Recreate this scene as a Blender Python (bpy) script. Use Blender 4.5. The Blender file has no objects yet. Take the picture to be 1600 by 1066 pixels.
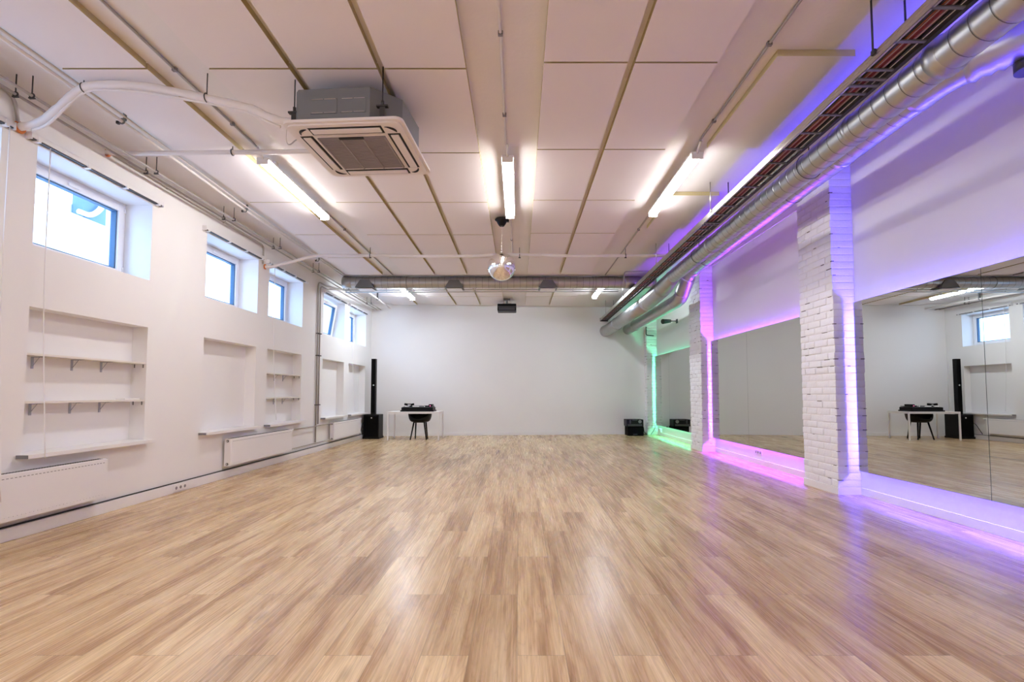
import bpy, bmesh, math, random
from mathutils import Vector, Matrix
random.seed(7)
PI = math.pi
scene = bpy.context.scene
COL = scene.collection

# ------------------------------------------------------------------ camera, world, exposure
EYE = 1.18
PITCH = math.atan(768 / 15000)
cam_d = bpy.data.cameras.new('camera')
cam_d.sensor_width = 36.0
cam_d.lens = 36.0 * 768 / 1600
cam_d.shift_x = -10 / 1600
cam_d.shift_y = 42.7 / 1600
cam_d.clip_start = 0.05
cam = bpy.data.objects.new('camera', cam_d)
COL.objects.link(cam)
cam.location = (0, 0, EYE)
cam.rotation_euler = (PI / 2 + PITCH, 0, 0)
scene.camera = cam

world = bpy.data.worlds.new('world')
scene.world = world
world.use_nodes = True
bg = world.node_tree.nodes['Background']
bg.inputs['Color'].default_value = (0.44, 0.66, 1.0, 1)
bg.inputs['Strength'].default_value = 8.0

TUBE_COLOR = (0.97, 0.935, 0.92)
TUBE_POWER = 45.0
LED_POWER = 520.0

scene.view_settings.view_transform = 'Standard'
scene.view_settings.look = 'None'
scene.view_settings.gamma = 1
scene.view_settings.use_curve_mapping = False
scene.view_settings.exposure = 0.15
cy = scene.cycles
cy.use_denoising = True
cy.max_bounces = 12
cy.diffuse_bounces = 6
cy.glossy_bounces = 6
cy.transparent_max_bounces = 8
cy.sample_clamp_indirect = 6
cy.caustics_reflective = False
cy.caustics_refractive = False
cy.use_light_tree = True


# ------------------------------------------------------------------ materials
def mat(name, color, rough=0.5, metal=0.0, bump=0.0, bscale=60.0, emit=None, estr=0.0, spec=None, var=0.0, vscale=3.0):
    m = bpy.data.materials.new(name)
    m.use_nodes = True
    nt = m.node_tree
    b = nt.nodes['Principled BSDF']
    b.inputs['Base Color'].default_value = (*color, 1)
    b.inputs['Roughness'].default_value = rough
    b.inputs['Metallic'].default_value = metal
    if spec is not None:
        b.inputs['Specular IOR Level'].default_value = spec
    if emit:
        b.inputs['Emission Color'].default_value = (*emit, 1)
        b.inputs['Emission Strength'].default_value = estr
    if bump or var:
        tc = nt.nodes.new('ShaderNodeTexCoord')
        n = nt.nodes.new('ShaderNodeTexNoise')
        n.inputs['Scale'].default_value = bscale
        n.inputs['Detail'].default_value = 5
        nt.links.new(tc.outputs['Object'], n.inputs['Vector'])
        if bump:
            bp = nt.nodes.new('ShaderNodeBump')
            bp.inputs['Strength'].default_value = bump
            bp.inputs['Distance'].default_value = 0.01
            nt.links.new(n.outputs['Fac'], bp.inputs['Height'])
            nt.links.new(bp.outputs['Normal'], b.inputs['Normal'])
        if var:
            n2 = nt.nodes.new('ShaderNodeTexNoise')
            n2.inputs['Scale'].default_value = vscale
            n2.inputs['Detail'].default_value = 3
            nt.links.new(tc.outputs['Object'], n2.inputs['Vector'])
            mx = nt.nodes.new('ShaderNodeMix')
            mx.data_type = 'RGBA'
            mx.inputs['A'].default_value = (*[c * (1 - var) for c in color], 1)
            mx.inputs['B'].default_value = (*[min(1, c * (1 + var * 0.5)) for c in color], 1)
            nt.links.new(n2.outputs['Fac'], mx.inputs['Factor'])
            nt.links.new(mx.outputs['Result'], b.inputs['Base Color'])
    return m


M = {}
M['wall'] = mat('white_wall_paint', (0.87, 0.86, 0.86), 0.65, bump=0.08, bscale=25, var=0.03, vscale=1.2)
M['slab'] = mat('painted_concrete', (0.84, 0.81, 0.80), 0.7, bump=0.15, bscale=30, var=0.05, vscale=2)
M['panel'] = mat('ceiling_board_face', (0.86, 0.81, 0.81), 0.85, bump=0.1, bscale=180)
M['panel_edge'] = mat('ceiling_board_edge', (0.52, 0.44, 0.24), 0.9, bump=0.3, bscale=120)
M['white'] = mat('white_lacquer', (0.86, 0.85, 0.86), 0.35)
M['pvc'] = mat('white_pvc', (0.85, 0.84, 0.87), 0.3)
M['pipe_white'] = mat('white_pipe_wrap', (0.80, 0.76, 0.75), 0.5, bump=0.15, bscale=25)
M['brick'] = mat('white_painted_brick', (0.86, 0.86, 0.89), 0.6, bump=0.5, bscale=28)
M['mortar'] = mat('white_painted_joint', (0.84, 0.82, 0.82), 0.8, bump=0.5, bscale=60)
M['crack'] = mat('dark_open_joint', (0.22, 0.19, 0.19), 0.9)
M['galv'] = mat('galvanized_steel', (0.50, 0.50, 0.50), 0.38, metal=1.0, var=0.12, vscale=6)
M['galv_dark'] = mat('galvanized_seam', (0.16, 0.15, 0.15), 0.5, metal=1.0)
M['steel'] = mat('zinc_pipe', (0.62, 0.60, 0.58), 0.3, metal=1.0)
M['steel_grey'] = mat('grey_sheet_metal', (0.19, 0.20, 0.21), 0.5, metal=0.3)
M['dark_steel'] = mat('dark_steel', (0.06, 0.06, 0.065), 0.45, metal=0.6)
M['grey_pipe'] = mat('grey_conduit', (0.42, 0.39, 0.37), 0.4, metal=0.3)
M['orange'] = mat('orange_fire_foam', (0.62, 0.20, 0.05), 0.8, bump=0.5)
M['black'] = mat('black_plastic', (0.004, 0.004, 0.0045), 0.45, spec=0.2)
M['black_matte'] = mat('black_cloth', (0.003, 0.003, 0.003), 0.9, spec=0.1)
M['dark_grey'] = mat('dark_grey_plastic', (0.05, 0.05, 0.055), 0.5)
M['mid_grey'] = mat('mid_grey_plastic', (0.22, 0.21, 0.22), 0.5)
M['grille'] = mat('air_intake_grille', (0.30, 0.26, 0.25), 0.6)
M['ac_white'] = mat('ac_panel_plastic', (0.80, 0.75, 0.73), 0.35)
M['slot'] = mat('black_slot', (0.012, 0.010, 0.010), 0.7)
M['shelf'] = mat('cream_shelf_board', (0.80, 0.76, 0.70), 0.5)
M['bracket'] = mat('shelf_bracket_metal', (0.45, 0.45, 0.52), 0.4, metal=0.6)
M['tube'] = mat('lit_diffuser', (0.9, 0.9, 0.9), 0.4, emit=TUBE_COLOR, estr=TUBE_POWER)
M['tube_cool'] = mat('lit_cool_diffuser', (0.9, 0.9, 0.9), 0.4, emit=(0.84, 0.92, 1.0), estr=TUBE_POWER * 2.0)
M['tube_fill'] = mat('added_fill_diffuser', (0.9, 0.9, 0.9), 0.4, emit=TUBE_COLOR, estr=TUBE_POWER * 2.0)  # glow of the unseen fill tubes added behind the camera
M['led_blue'] = mat('blue_led_strip', (0.5, 0.5, 0.5), 0.4, emit=(0.07, 0.05, 1.0), estr=LED_POWER)
M['led_violet'] = mat('violet_led_strip', (0.5, 0.5, 0.5), 0.4, emit=(0.28, 0.04, 1.0), estr=LED_POWER)
M['led_green'] = mat('green_led_strip', (0.5, 0.5, 0.5), 0.4, emit=(0.10, 1.0, 0.50), estr=LED_POWER * 0.20)
M['indicator'] = mat('small_white_lamp', (0.9, 0.9, 0.9), 0.4, emit=(1, 1, 1), estr=1.0)
M['pink_light'] = mat('small_pink_lamp', (0.9, 0.3, 0.5), 0.4, emit=(1, 0.15, 0.4), estr=1.2)
M['mirror'] = mat('mirror_glass', (0.62, 0.63, 0.61), 0.0, metal=1.0)
M['mirror_edge'] = mat('mirror_cut_edge', (0.10, 0.13, 0.13), 0.2)
M['tile_mirror'] = mat('mirror_tiles', (0.92, 0.92, 0.92), 0.14, metal=1.0)
M['gasket'] = mat('glazing_gasket', (0.05, 0.12, 0.22), 0.5)
M['facade'] = mat('pale_render', (0.8, 0.8, 0.8), 0.8)
M['outdoor_blue'] = mat('blue_grey_unit', (0.10, 0.16, 0.24), 0.6)
M['cable_red'] = mat('red_cable', (0.20, 0.015, 0.015), 0.45)
M['cable_orange'] = mat('orange_cable', (0.32, 0.10, 0.025), 0.45)
M['cable_pink'] = mat('pale_pink_cable', (0.48, 0.33, 0.31), 0.45)
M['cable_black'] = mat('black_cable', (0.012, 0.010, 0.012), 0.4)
M['paper'] = mat('white_paper', (0.9, 0.88, 0.85), 0.7)
M['tag'] = mat('pale_tag', (0.75, 0.78, 0.78), 0.5)

g = bpy.data.materials.new('window_glass')
g.use_nodes = True
nt = g.node_tree
nt.nodes.clear()
o_ = nt.nodes.new('ShaderNodeOutputMaterial')
mix = nt.nodes.new('ShaderNodeMixShader')
tr = nt.nodes.new('ShaderNodeBsdfTransparent')
tr.inputs['Color'].default_value = (0.90, 0.95, 1.0, 1)
gl = nt.nodes.new('ShaderNodeBsdfGlossy')
gl.inputs['Roughness'].default_value = 0.0
fr = nt.nodes.new('ShaderNodeFresnel')
fr.inputs['IOR'].default_value = 1.45
geo = nt.nodes.new('ShaderNodeNewGeometry')
inv = nt.nodes.new('ShaderNodeMath')
inv.operation = 'SUBTRACT'
inv.inputs[0].default_value = 1.0
nt.links.new(geo.outputs['Backfacing'], inv.inputs[1])
mul = nt.nodes.new('ShaderNodeMath')
mul.operation = 'MULTIPLY'
nt.links.new(fr.outputs[0], mul.inputs[0])
nt.links.new(inv.outputs[0], mul.inputs[1])
nt.links.new(mul.outputs[0], mix.inputs[0])
nt.links.new(tr.outputs[0], mix.inputs[1])
nt.links.new(gl.outputs[0], mix.inputs[2])
nt.links.new(mix.outputs[0], o_.inputs[0])
M['glass'] = g


def floor_material():
    m = bpy.data.materials.new('oak_laminate')
    m.use_nodes = True
    nt = m.node_tree
    N, L = nt.nodes.new, nt.links.new
    b = nt.nodes['Principled BSDF']

    def math_(op, a, b_=None, c=None):
        n = N('ShaderNodeMath')
        n.operation = op
        for i, v in enumerate((a, b_, c)):
            if v is None:
                continue
            if isinstance(v, (int, float)):
                n.inputs[i].default_value = v
            else:
                L(v, n.inputs[i])
        return n.outputs[0]

    def comb(x, y, z):
        n = N('ShaderNodeCombineXYZ')
        for i, v in enumerate((x, y, z)):
            if isinstance(v, (int, float)):
                n.inputs[i].default_value = v
            else:
                L(v, n.inputs[i])
        return n.outputs[0]

    def noise(vec, scale, detail=4, rough=0.55, dist=0.0):
        n = N('ShaderNodeTexNoise')
        n.inputs['Scale'].default_value = scale
        n.inputs['Detail'].default_value = detail
        n.inputs['Roughness'].default_value = rough
        n.inputs['Distortion'].default_value = dist
        L(vec, n.inputs['Vector'])
        return n.outputs['Fac']

    def ramp(fac, stops):
        n = N('ShaderNodeValToRGB')
        cr = n.color_ramp
        while len(cr.elements) < len(stops):
            cr.elements.new(0.5)
        for e, (p, c) in zip(cr.elements, stops):
            e.position = p
            e.color = (*c, 1) if len(c) == 3 else c
        L(fac, n.inputs[0])
        return n.outputs[0]

    def mixc(fac, a, b_, mode='MIX'):
        n = N('ShaderNodeMix')
        n.data_type = 'RGBA'
        n.blend_type = mode
        for k, v in (('Factor', fac), ('A', a), ('B', b_)):
            if isinstance(v, (int, float)):
                n.inputs[k].default_value = v
            elif isinstance(v, tuple):
                n.inputs[k].default_value = (*v, 1)
            else:
                L(v, n.inputs[k])
        return n.outputs['Result']

    tc = N('ShaderNodeTexCoord')
    sp = N('ShaderNodeSeparateXYZ')
    L(tc.outputs['Object'], sp.inputs[0])
    X, Y = sp.outputs[0], sp.outputs[1]
    PW, PL = 0.2175, 1.34
    u = math_('DIVIDE', math_('ADD', X, 20 * PW + 0.006), PW)
    col = math_('FLOOR', u)
    fu = math_('FRACT', u)
    par = math_('MULTIPLY', math_('MODULO', col, 2.0), 0.5)
    v = math_('ADD', math_('DIVIDE', math_('ADD', Y, 10 * PL - 2.95 + 0.67), PL), par)
    row = math_('FLOOR', v)
    fv = math_('FRACT', v)
    wn = N('ShaderNodeTexWhiteNoise')
    wn.noise_dimensions = '2D'
    L(comb(col, row, 0), wn.inputs['Vector'])
    rnd = wn.outputs['Value']
    sc = N('ShaderNodeSeparateColor')
    L(wn.outputs['Color'], sc.inputs[0])
    r2, r3 = sc.outputs[0], sc.outputs[1]
    ox = math_('MULTIPLY', rnd, 37.0)
    oy = math_('MULTIPLY', r2, 53.0)
    # coordinates along the plank, offset per plank
    px = math_('ADD', X, ox)
    py = math_('ADD', Y, oy)
    # broad dark heartwood streaks
    wob = noise(comb(math_('MULTIPLY', px, 1.5), math_('MULTIPLY', py, 0.9), 0), 1.6, 2)
    sx = math_('ADD', math_('MULTIPLY', px, 9.0), math_('MULTIPLY', wob, 1.3))
    streak = noise(comb(sx, math_('MULTIPLY', py, 0.55), 1.0), 1.0, 5, 0.6, 0.15)
    # contour rings (cathedral grain)
    field = noise(comb(math_('MULTIPLY', px, 8.0), math_('MULTIPLY', py, 0.75), 3.0), 1.0, 2, 0.4, 0.5)
    rings = math_('FRACT', math_('MULTIPLY', field, 22.0))
    ringm = math_('ABSOLUTE', math_('SUBTRACT', rings, 0.5))
    fine = noise(comb(math_('MULTIPLY', px, 110.0), math_('MULTIPLY', py, 1.6), 0), 1.0, 4, 0.65)
    knots = N('ShaderNodeTexVoronoi')
    knots.inputs['Scale'].default_value = 1.0
    L(comb(math_('MULTIPLY', px, 4.0), math_('MULTIPLY', py, 1.5), 2.0), knots.inputs['Vector'])
    kd = ramp(knots.outputs['Distance'], [(0.0, (1, 1, 1)), (0.05, (0.6, 0.6, 0.6)), (0.14, (0, 0, 0))])
    base = mixc(streak, (0.20, 0.105, 0.052), (0.62, 0.43, 0.265))
    base = ramp(streak, [(0.30, (0.36, 0.205, 0.095)), (0.42, (0.52, 0.335, 0.175)), (0.51, (0.68, 0.49, 0.275)), (0.70, (0.80, 0.63, 0.39))])
    tone = ramp(rnd, [(0.0, (0.80, 0.77, 0.74)), (0.35, (0.95, 0.93, 0.92)), (0.65, (1.01, 1.01, 1.0)), (1.0, (1.08, 1.11, 1.15))])
    c = mixc(1.0, base, tone, 'MULTIPLY')
    ringc = ramp(ringm, [(0.0, (0.82, 0.78, 0.74)), (0.14, (0.98, 0.97, 0.96)), (0.5, (1.04, 1.04, 1.03))])
    c = mixc(0.75, c, ringc, 'MULTIPLY')
    finec = ramp(fine, [(0.32, (0.74, 0.69, 0.64)), (0.47, (0.98, 0.97, 0.97)), (0.70, (1.07, 1.07, 1.06))])
    c = mixc(0.8, c, finec, 'MULTIPLY')
    c = mixc(math_('MULTIPLY', kd, 0.55), c, (0.16, 0.085, 0.045))
    # joints between planks
    du = math_('MINIMUM', fu, math_('SUBTRACT', 1.0, fu))
    dv = math_('MINIMUM', fv, math_('SUBTRACT', 1.0, fv))
    ju = math_('LESS_THAN', du, 0.0075)
    jv = math_('LESS_THAN', dv, 0.0014)
    j = math_('MAXIMUM', ju, jv)
    c = mixc(math_('MULTIPLY', j, 0.5), c, (0.12, 0.075, 0.045))
    L(c, b.inputs['Base Color'])
    rr = math_('ADD', math_('MULTIPLY', fine, 0.14), 0.20)
    L(rr, b.inputs['Roughness'])
    b.inputs['Specular IOR Level'].default_value = 0.42
    h = math_('SUBTRACT', math_('MULTIPLY', fine, 0.35), j)
    bp = N('ShaderNodeBump')
    bp.inputs['Strength'].default_value = 0.12
    bp.inputs['Distance'].default_value = 0.004
    L(h, bp.inputs['Height'])
    L(bp.outputs['Normal'], b.inputs['Normal'])
    return m


M['floor'] = floor_material()


# ------------------------------------------------------------------ mesh builder
class MB:
    def __init__(self, *mats):
        self.bm = bmesh.new()
        self.mats = list(mats)

    def _mi(self, verts, mi):
        if mi:
            for f in {f for v in verts for f in v.link_faces}:
                f.material_index = mi

    def box(self, x0, x1, y0, y1, z0, z1, mi=0, bev=0.0, rot=None, piv=None):
        mtx = Matrix.Translation(((x0 + x1) / 2, (y0 + y1) / 2, (z0 + z1) / 2)) @ Matrix.Diagonal((abs(x1 - x0), abs(y1 - y0), abs(z1 - z0), 1))
        if rot is not None:
            p = Vector(piv) if piv else Vector(((x0 + x1) / 2, (y0 + y1) / 2, (z0 + z1) / 2))
            mtx = Matrix.Translation(p) @ rot @ Matrix.Translation(-p) @ mtx
        r = bmesh.ops.create_cube(self.bm, size=1.0, matrix=mtx)
        vs = r['verts']
        self._mi(vs, mi)
        if bev:
            es = list({e for v in vs for e in v.link_edges})
            rb = bmesh.ops.bevel(self.bm, geom=es, offset=bev, segments=2, affect='EDGES', profile=0.6)
            for f in rb['faces']:
                f.material_index = mi
        return self

    def sweep(self, path, radii, seg=16, mi=0, caps=True):
        P = [Vector(p) for p in path]
        if isinstance(radii, (int, float)):
            radii = [radii] * len(P)
        n = len(P)
        T = []
        for i in range(n):
            a = P[max(i - 1, 0)]
            b = P[min(i + 1, n - 1)]
            d = b - a
            if d.length < 1e-9:
                d = T[-1].copy() if T else Vector((0, 0, 1))
            T.append(d.normalized())
        up = Vector((0, 0, 1)) if abs(T[0].z) < 0.9 else Vector((1, 0, 0))
        U = (up - T[0] * up.dot(T[0])).normalized()
        rings = []
        for i in range(n):
            U = (U - T[i] * U.dot(T[i])).normalized()
            V = T[i].cross(U)
            rings.append([self.bm.verts.new(P[i] + (U * math.cos(2 * PI * k / seg) + V * math.sin(2 * PI * k / seg)) * radii[i]) for k in range(seg)])
        for i in range(n - 1):
            for k in range(seg):
                f = self.bm.faces.new((rings[i][k], rings[i][(k + 1) % seg], rings[i + 1][(k + 1) % seg], rings[i + 1][k]))
                f.material_index = mi
                f.smooth = True
        if caps:
            for r_, rev in ((rings[0], True), (rings[-1], False)):
                f = self.bm.faces.new(list(reversed(r_)) if rev else r_)
                f.material_index = mi
        return self

    def cyl(self, p0, p1, r, seg=16, mi=0, r1=None):
        return self.sweep([p0, p1], [r, r if r1 is None else r1], seg, mi)

    def prism(self, poly, z0, z1, mi=0):
        a = [self.bm.verts.new((x, y, z0)) for x, y in poly]
        b = [self.bm.verts.new((x, y, z1)) for x, y in poly]
        fs = [self.bm.faces.new(list(reversed(a))), self.bm.faces.new(b)]
        n = len(poly)
        for i in range(n):
            fs.append(self.bm.faces.new((a[i], a[(i + 1) % n], b[(i + 1) % n], b[i])))
        for f in fs:
            f.material_index = mi
        return self

    def sphere(self, c, r, u=24, v=16, mi=0, sc=(1, 1, 1)):
        mtx = Matrix.Translation(c) @ Matrix.Diagonal((sc[0], sc[1], sc[2], 1))
        rr = bmesh.ops.create_uvsphere(self.bm, u_segments=u, v_segments=v, radius=r, matrix=mtx)
        self._mi(rr['verts'], mi)
        for f in {f for w in rr['verts'] for f in w.link_faces}:
            f.smooth = True
        return self

    def torus(self, c, R, r, axis='Z', seg=24, mi=0, a0=0, a1=2 * PI):
        pts = []
        for k in range(seg + 1):
            a = a0 + (a1 - a0) * k / seg
            d = {'Z': (math.cos(a), math.sin(a), 0), 'Y': (math.cos(a), 0, math.sin(a)), 'X': (0, math.cos(a), math.sin(a))}[axis]
            pts.append(Vector(c) + Vector(d) * R)
        return self.sweep(pts, r, 8, mi, caps=False)

    def build(self, name, parent=None, flip=True):
        me = bpy.data.meshes.new(name)
        bmesh.ops.recalc_face_normals(self.bm, faces=self.bm.faces)
        self.bm.to_mesh(me)
        self.bm.free()
        for m in self.mats:
            me.materials.append(M[m])
        o = bpy.data.objects.new(name, me)
        COL.objects.link(o)
        if parent is not None:
            o.parent = parent
            o.matrix_parent_inverse = Matrix.Identity(4)
            # geometry is given in world coordinates when the parent sits at a base point
            if parent.get('_world'):
                o.location = -Vector(parent.get('_base'))
        return o


def tag(o, label=None, cat=None, group=None, kind=None):
    for k, v in (('label', label), ('category', cat), ('group', group), ('kind', kind)):
        if v:
            o[k] = v
    return o


BASES = []


def thing(name, label, cat, base, group=None, kind=None):
    """an Empty at the thing's base; its parts are built in world coordinates"""
    o = bpy.data.objects.new(name, None)
    o.empty_display_size = 0.1
    COL.objects.link(o)
    o.location = base
    o['_world'] = 1
    o['_base'] = [float(v) for v in base]
    BASES.append(o)
    return tag(o, label, cat, group, kind)


def copy_thing(root, loc, label, group=None, rotz=None):
    r = root.copy()
    COL.objects.link(r)
    r.location = loc
    if rotz is not None:
        r.rotation_euler = (0, 0, rotz)
    r['label'] = label
    if group:
        r['group'] = group
    for ch in list(root.children):
        c = ch.copy()
        COL.objects.link(c)
        c.parent = r
        for gch in list(ch.children):
            d = gch.copy()
            COL.objects.link(d)
            d.parent = c
    return r


def struct(o):
    o['kind'] = 'structure'
    return o


def bez(pts, n=8):
    """Catmull-Rom through the points"""
    P = [Vector(p) for p in pts]
    Q = [P[0] * 2 - P[1]] + P + [P[-1] * 2 - P[-2]]
    out = []
    for i in range(1, len(Q) - 2):
        for k in range(n):
            t = k / n
            a, b, c, d = Q[i - 1], Q[i], Q[i + 1], Q[i + 2]
            out.append(0.5 * ((2 * b) + (c - a) * t + (2 * a - 5 * b + 4 * c - d) * t * t + (3 * b - a - 3 * c + d) * t ** 3))
    out.append(P[-1])
    return out


def rounded(pts, r, n=5):
    """polyline with rounded corners"""
    P = [Vector(p) for p in pts]
    out = [P[0]]
    for i in range(1, len(P) - 1):
        a = (P[i - 1] - P[i])
        b = (P[i + 1] - P[i])
        q = min(r, a.length * 0.45, b.length * 0.45)
        s, e = P[i] + a.normalized() * q, P[i] + b.normalized() * q
        for k in range(n + 1):
            t = k / n
            out.append(s * (1 - t) ** 2 + P[i] * 2 * t * (1 - t) + e * t * t)
    out.append(P[-1])
    return out


# ------------------------------------------------------------------ the room
XL, XR, ZC = -4.1, 4.0, 3.70
YF = -3.4                       # wall behind the camera
ZP = 3.65                       # underside of the ceiling boards


def yback(x):
    return 13.65 + 0.0926 * (x + 4.1)


WIN_Y = [(0.20, 1.50), (2.50, 3.80), (4.09, 5.41), (6.38, 7.66), (8.0, 9.27), (10.27, 11.53), (11.86, 13.14)]
NZ0, NZ1, WZ0, WZ1 = 0.672, 1.912, 2.435, 3.29

struct(MB('floor').box(-4.7, 4.3, YF - 0.2, 14.9, -0.15, 0.0).build('floor'))
ZB, XB = 4.0, 3.04          # the ceiling steps up above the ducts along the mirror wall
struct(MB('slab').box(-4.7, XB, YF - 0.2, 14.9, ZC, ZB + 0.2).box(XB, 4.3, YF - 0.2, 14.9, ZB, ZB + 0.2).build('ceiling'))
w = MB('wall')
ys = YF
for y0, y1 in WIN_Y:
    w.box(-4.62, XL, ys, y0, 0, ZC)
    w.box(-4.62, XL, y0, y1, 0, NZ0)
    w.box(-4.62, XL - 0.165, y0, y1, NZ0, NZ1)
    w.box(-4.62, XL, y0, y1, NZ1, WZ0)
    w.box(-4.62, XL, y0, y1, WZ1, ZC)
    ys = y1
w.box(-4.62, XL, ys, yback(-4.1) + 0.05, 0, ZC)
struct(w.build('wall_left'))
struct(MB('wall').box(XR, XR + 0.25, YF, 14.6, 0, ZB).build('wall_right'))
struct(MB('wall').prism([(-4.62, yback(-4.62)), (XR + 0.25, yback(XR + 0.25)), (XR + 0.25, yback(XR + 0.25) + 0.25), (-4.62, yback(-4.62) + 0.25)], 0, ZB).build('wall_back'))
struct(MB('wall').box(-4.62, XR + 0.25, YF - 0.2, YF, 0, ZB).build('wall_front'))
# baseboards
struct(MB('white').box(XL, XL + 0.028, YF, 13.6, 0, 0.108, bev=0.004).build('baseboard_left'))
struct(MB('white').prism([(XL + 0.028, yback(XL + 0.028)), (3.70, yback(3.70)), (3.70, yback(3.70) - 0.018), (XL + 0.028, yback(XL) - 0.018)], 0, 0.085).build('baseboard_back'))
bb = MB('white')
for y0, y1 in ((0.84, 5.78), (6.49, 10.02), (10.70, 14.14)):
    bb.box(XR - 0.012, XR, y0, y1, 0, 0.085, bev=0.003)
struct(bb.build('baseboard_right'))


# windows (from the nearest to the far end of the wall); the fourth visible one is tilted
def window(n, y0, y1, tilt=0.0):
    root = thing('window_%d' % n, None, None, (-4.44, y0, WZ0), kind='structure')
    x1, x0 = -4.40, -4.47
    f = MB('pvc', 'gasket')
    fw = 0.05
    f.box(x0, x1, y0, y0 + fw, WZ0, WZ1, bev=0.004).box(x0, x1, y1 - fw, y1, WZ0, WZ1, bev=0.004)
    f.box(x0, x1, y0 + fw, y1 - fw, WZ0, WZ0 + fw, bev=0.004).box(x0, x1, y0 + fw, y1 - fw, WZ1 - fw, WZ1, bev=0.004)
    f.build('frame', root)
    sy0, sy1, sz0, sz1 = y0 + 0.035, y1 - 0.035, WZ0 + 0.035, WZ1 - 0.035
    sw = 0.068
    rot = Matrix.Rotation(tilt, 4, 'Y')
    piv = (x1, (y0 + y1) / 2, sz0)
    s = MB('pvc', 'gasket')
    xs0, xs1 = x0 + 0.012, x1 + 0.012
    for a in ((sy0, sy0 + sw, sz0, sz1), (sy1 - sw, sy1, sz0, sz1), (sy0 + sw, sy1 - sw, sz0, sz0 + sw), (sy0 + sw, sy1 - sw, sz1 - sw, sz1)):
        s.box(xs0, xs1, *a, bev=0.005, rot=rot, piv=piv)
    g0 = 0.014
    ya, yb, za, zb = sy0 + sw, sy1 - sw, sz0 + sw, sz1 - sw
    for a in ((ya, ya + g0, za, zb), (yb - g0, yb, za, zb), (ya, yb, za, za + g0), (ya, yb, zb - g0, zb)):
        s.box(xs0 - 0.01, xs1 - 0.02, *a, mi=1, rot=rot, piv=piv)
    so = s.build('sash', root)
    gp = MB('glass').box(xs0 + 0.02, xs0 + 0.026, ya, yb, za, zb, rot=rot, piv=piv)
    gp.build('glass', root)
    for zz in (WZ0 + 0.09, WZ1 - 0.11):
        MB('pvc').cyl((x1 + 0.014, y1 - 0.03, zz), (x1 + 0.014, y1 - 0.03, zz + 0.05), 0.009, 10).build('hinge', root)
    hd = MB('pvc')
    hd.box(x1 + 0.012, x1 + 0.03, (y0 + y1) / 2 - 0.06, (y0 + y1) / 2 + 0.06, WZ1 - 0.082, WZ1 - 0.055, bev=0.005, rot=rot, piv=piv)
    hd.build('handle', root)


for i, (y0, y1) in enumerate(WIN_Y):
    window(i + 1, y0, y1, 0.16 if i == 5 else 0.0)

# outside: pale neighbouring facade with a ledge and a ventilation unit
yard = struct(MB('facade').box(-12, -4.7, -6, 24, -0.3, -0.15).build('ground'))
fac = thing('neighbouring_building', 'pale rendered building outside seen through the nearest window', 'building', (-9.2, 8, -0.15))
MB('facade').box(-9.6, -9.0, -2, 13.5, -0.15, 5.0).build('wall', fac)
MB('facade').box(-9.0, -8.7, 9.3, 11.2, 4.62, 4.70).build('ledge', fac)
ou = fac
MB('outdoor_blue').box(-8.98, -8.74, 9.7, 10.9, 4.70, 5.5, bev=0.02).build('ventilation_unit', ou)
MB('facade').sweep(bez([(-8.70, 9.55, 4.78), (-8.68, 9.8, 4.80), (-8.66, 10.0, 5.0), (-8.66, 10.1, 5.3)]), 0.05, 10).build('pipe', ou)

# ------------------------------------------------------------------ niche boards, shelves, radiators on the left wall
NAMES = {2: 'nearest', 3: 'second', 4: 'third', 5: 'fourth', 6: 'farthest'}
for i in range(1, 7):
    y0, y1 = WIN_Y[i]
    if i == 1:
        continue
    t = thing('niche_sill', 'white sill board under the %s niche of the window wall' % NAMES[i], 'sill', (XL - 0.02, y0, NZ0 - 0.03), 'sill boards under the wall niches')
    MB('white').box(XL - 0.160, XL + 0.001, y0 + 0.003, y1 - 0.003, NZ0 + 0.001, NZ0 + 0.006).box(XL + 0.001, XL + 0.11, y0 - 0.045, y1 + 0.04, NZ0 - 0.028, NZ0 + 0.006, bev=0.002).build('board', t)
    MB('mid_grey').box(XL + 0.002, XL + 0.098, y0 - 0.052, y0 - 0.044, NZ0 - 0.026, NZ0 + 0.002).build('end_cap', t)


def shelf(y0, y1, z, label):
    t = thing('wall_shelf', label, 'shelf', (XL - 0.08, (y0 + y1) / 2, z), 'shelf boards in the niches')
    MB('shelf').box(XL - 0.163, XL - 0.006, y0 + 0.004, y1 - 0.004, z - 0.009, z + 0.009, bev=0.001).build('board', t)
    for k in (0.16, 0.45, 0.70):
        y = y0 + (y1 - y0) * k
        b = MB('bracket')
        b.box(XL - 0.165, XL - 0.16, y - 0.011, y + 0.011, z - 0.115, z - 0.010)
        b.box(XL - 0.165, XL - 0.05, y - 0.011, y + 0.011, z - 0.014, z - 0.010)
        b.box(XL - 0.163, XL - 0.075, y - 0.003, y + 0.003, z - 0.016, z - 0.012)
        b.sweep([(XL - 0.158, y, z - 0.09), (XL - 0.10, y, z - 0.014)], 0.003, 6)
        b.build('bracket', t)
    for xx in (XL - 0.13, XL - 0.035):
        MB('mid_grey').box(xx - 0.006, xx + 0.006, y1 - 0.004, y1 - 0.001, z - 0.05, z - 0.012).build('corner_clip', t)


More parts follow.
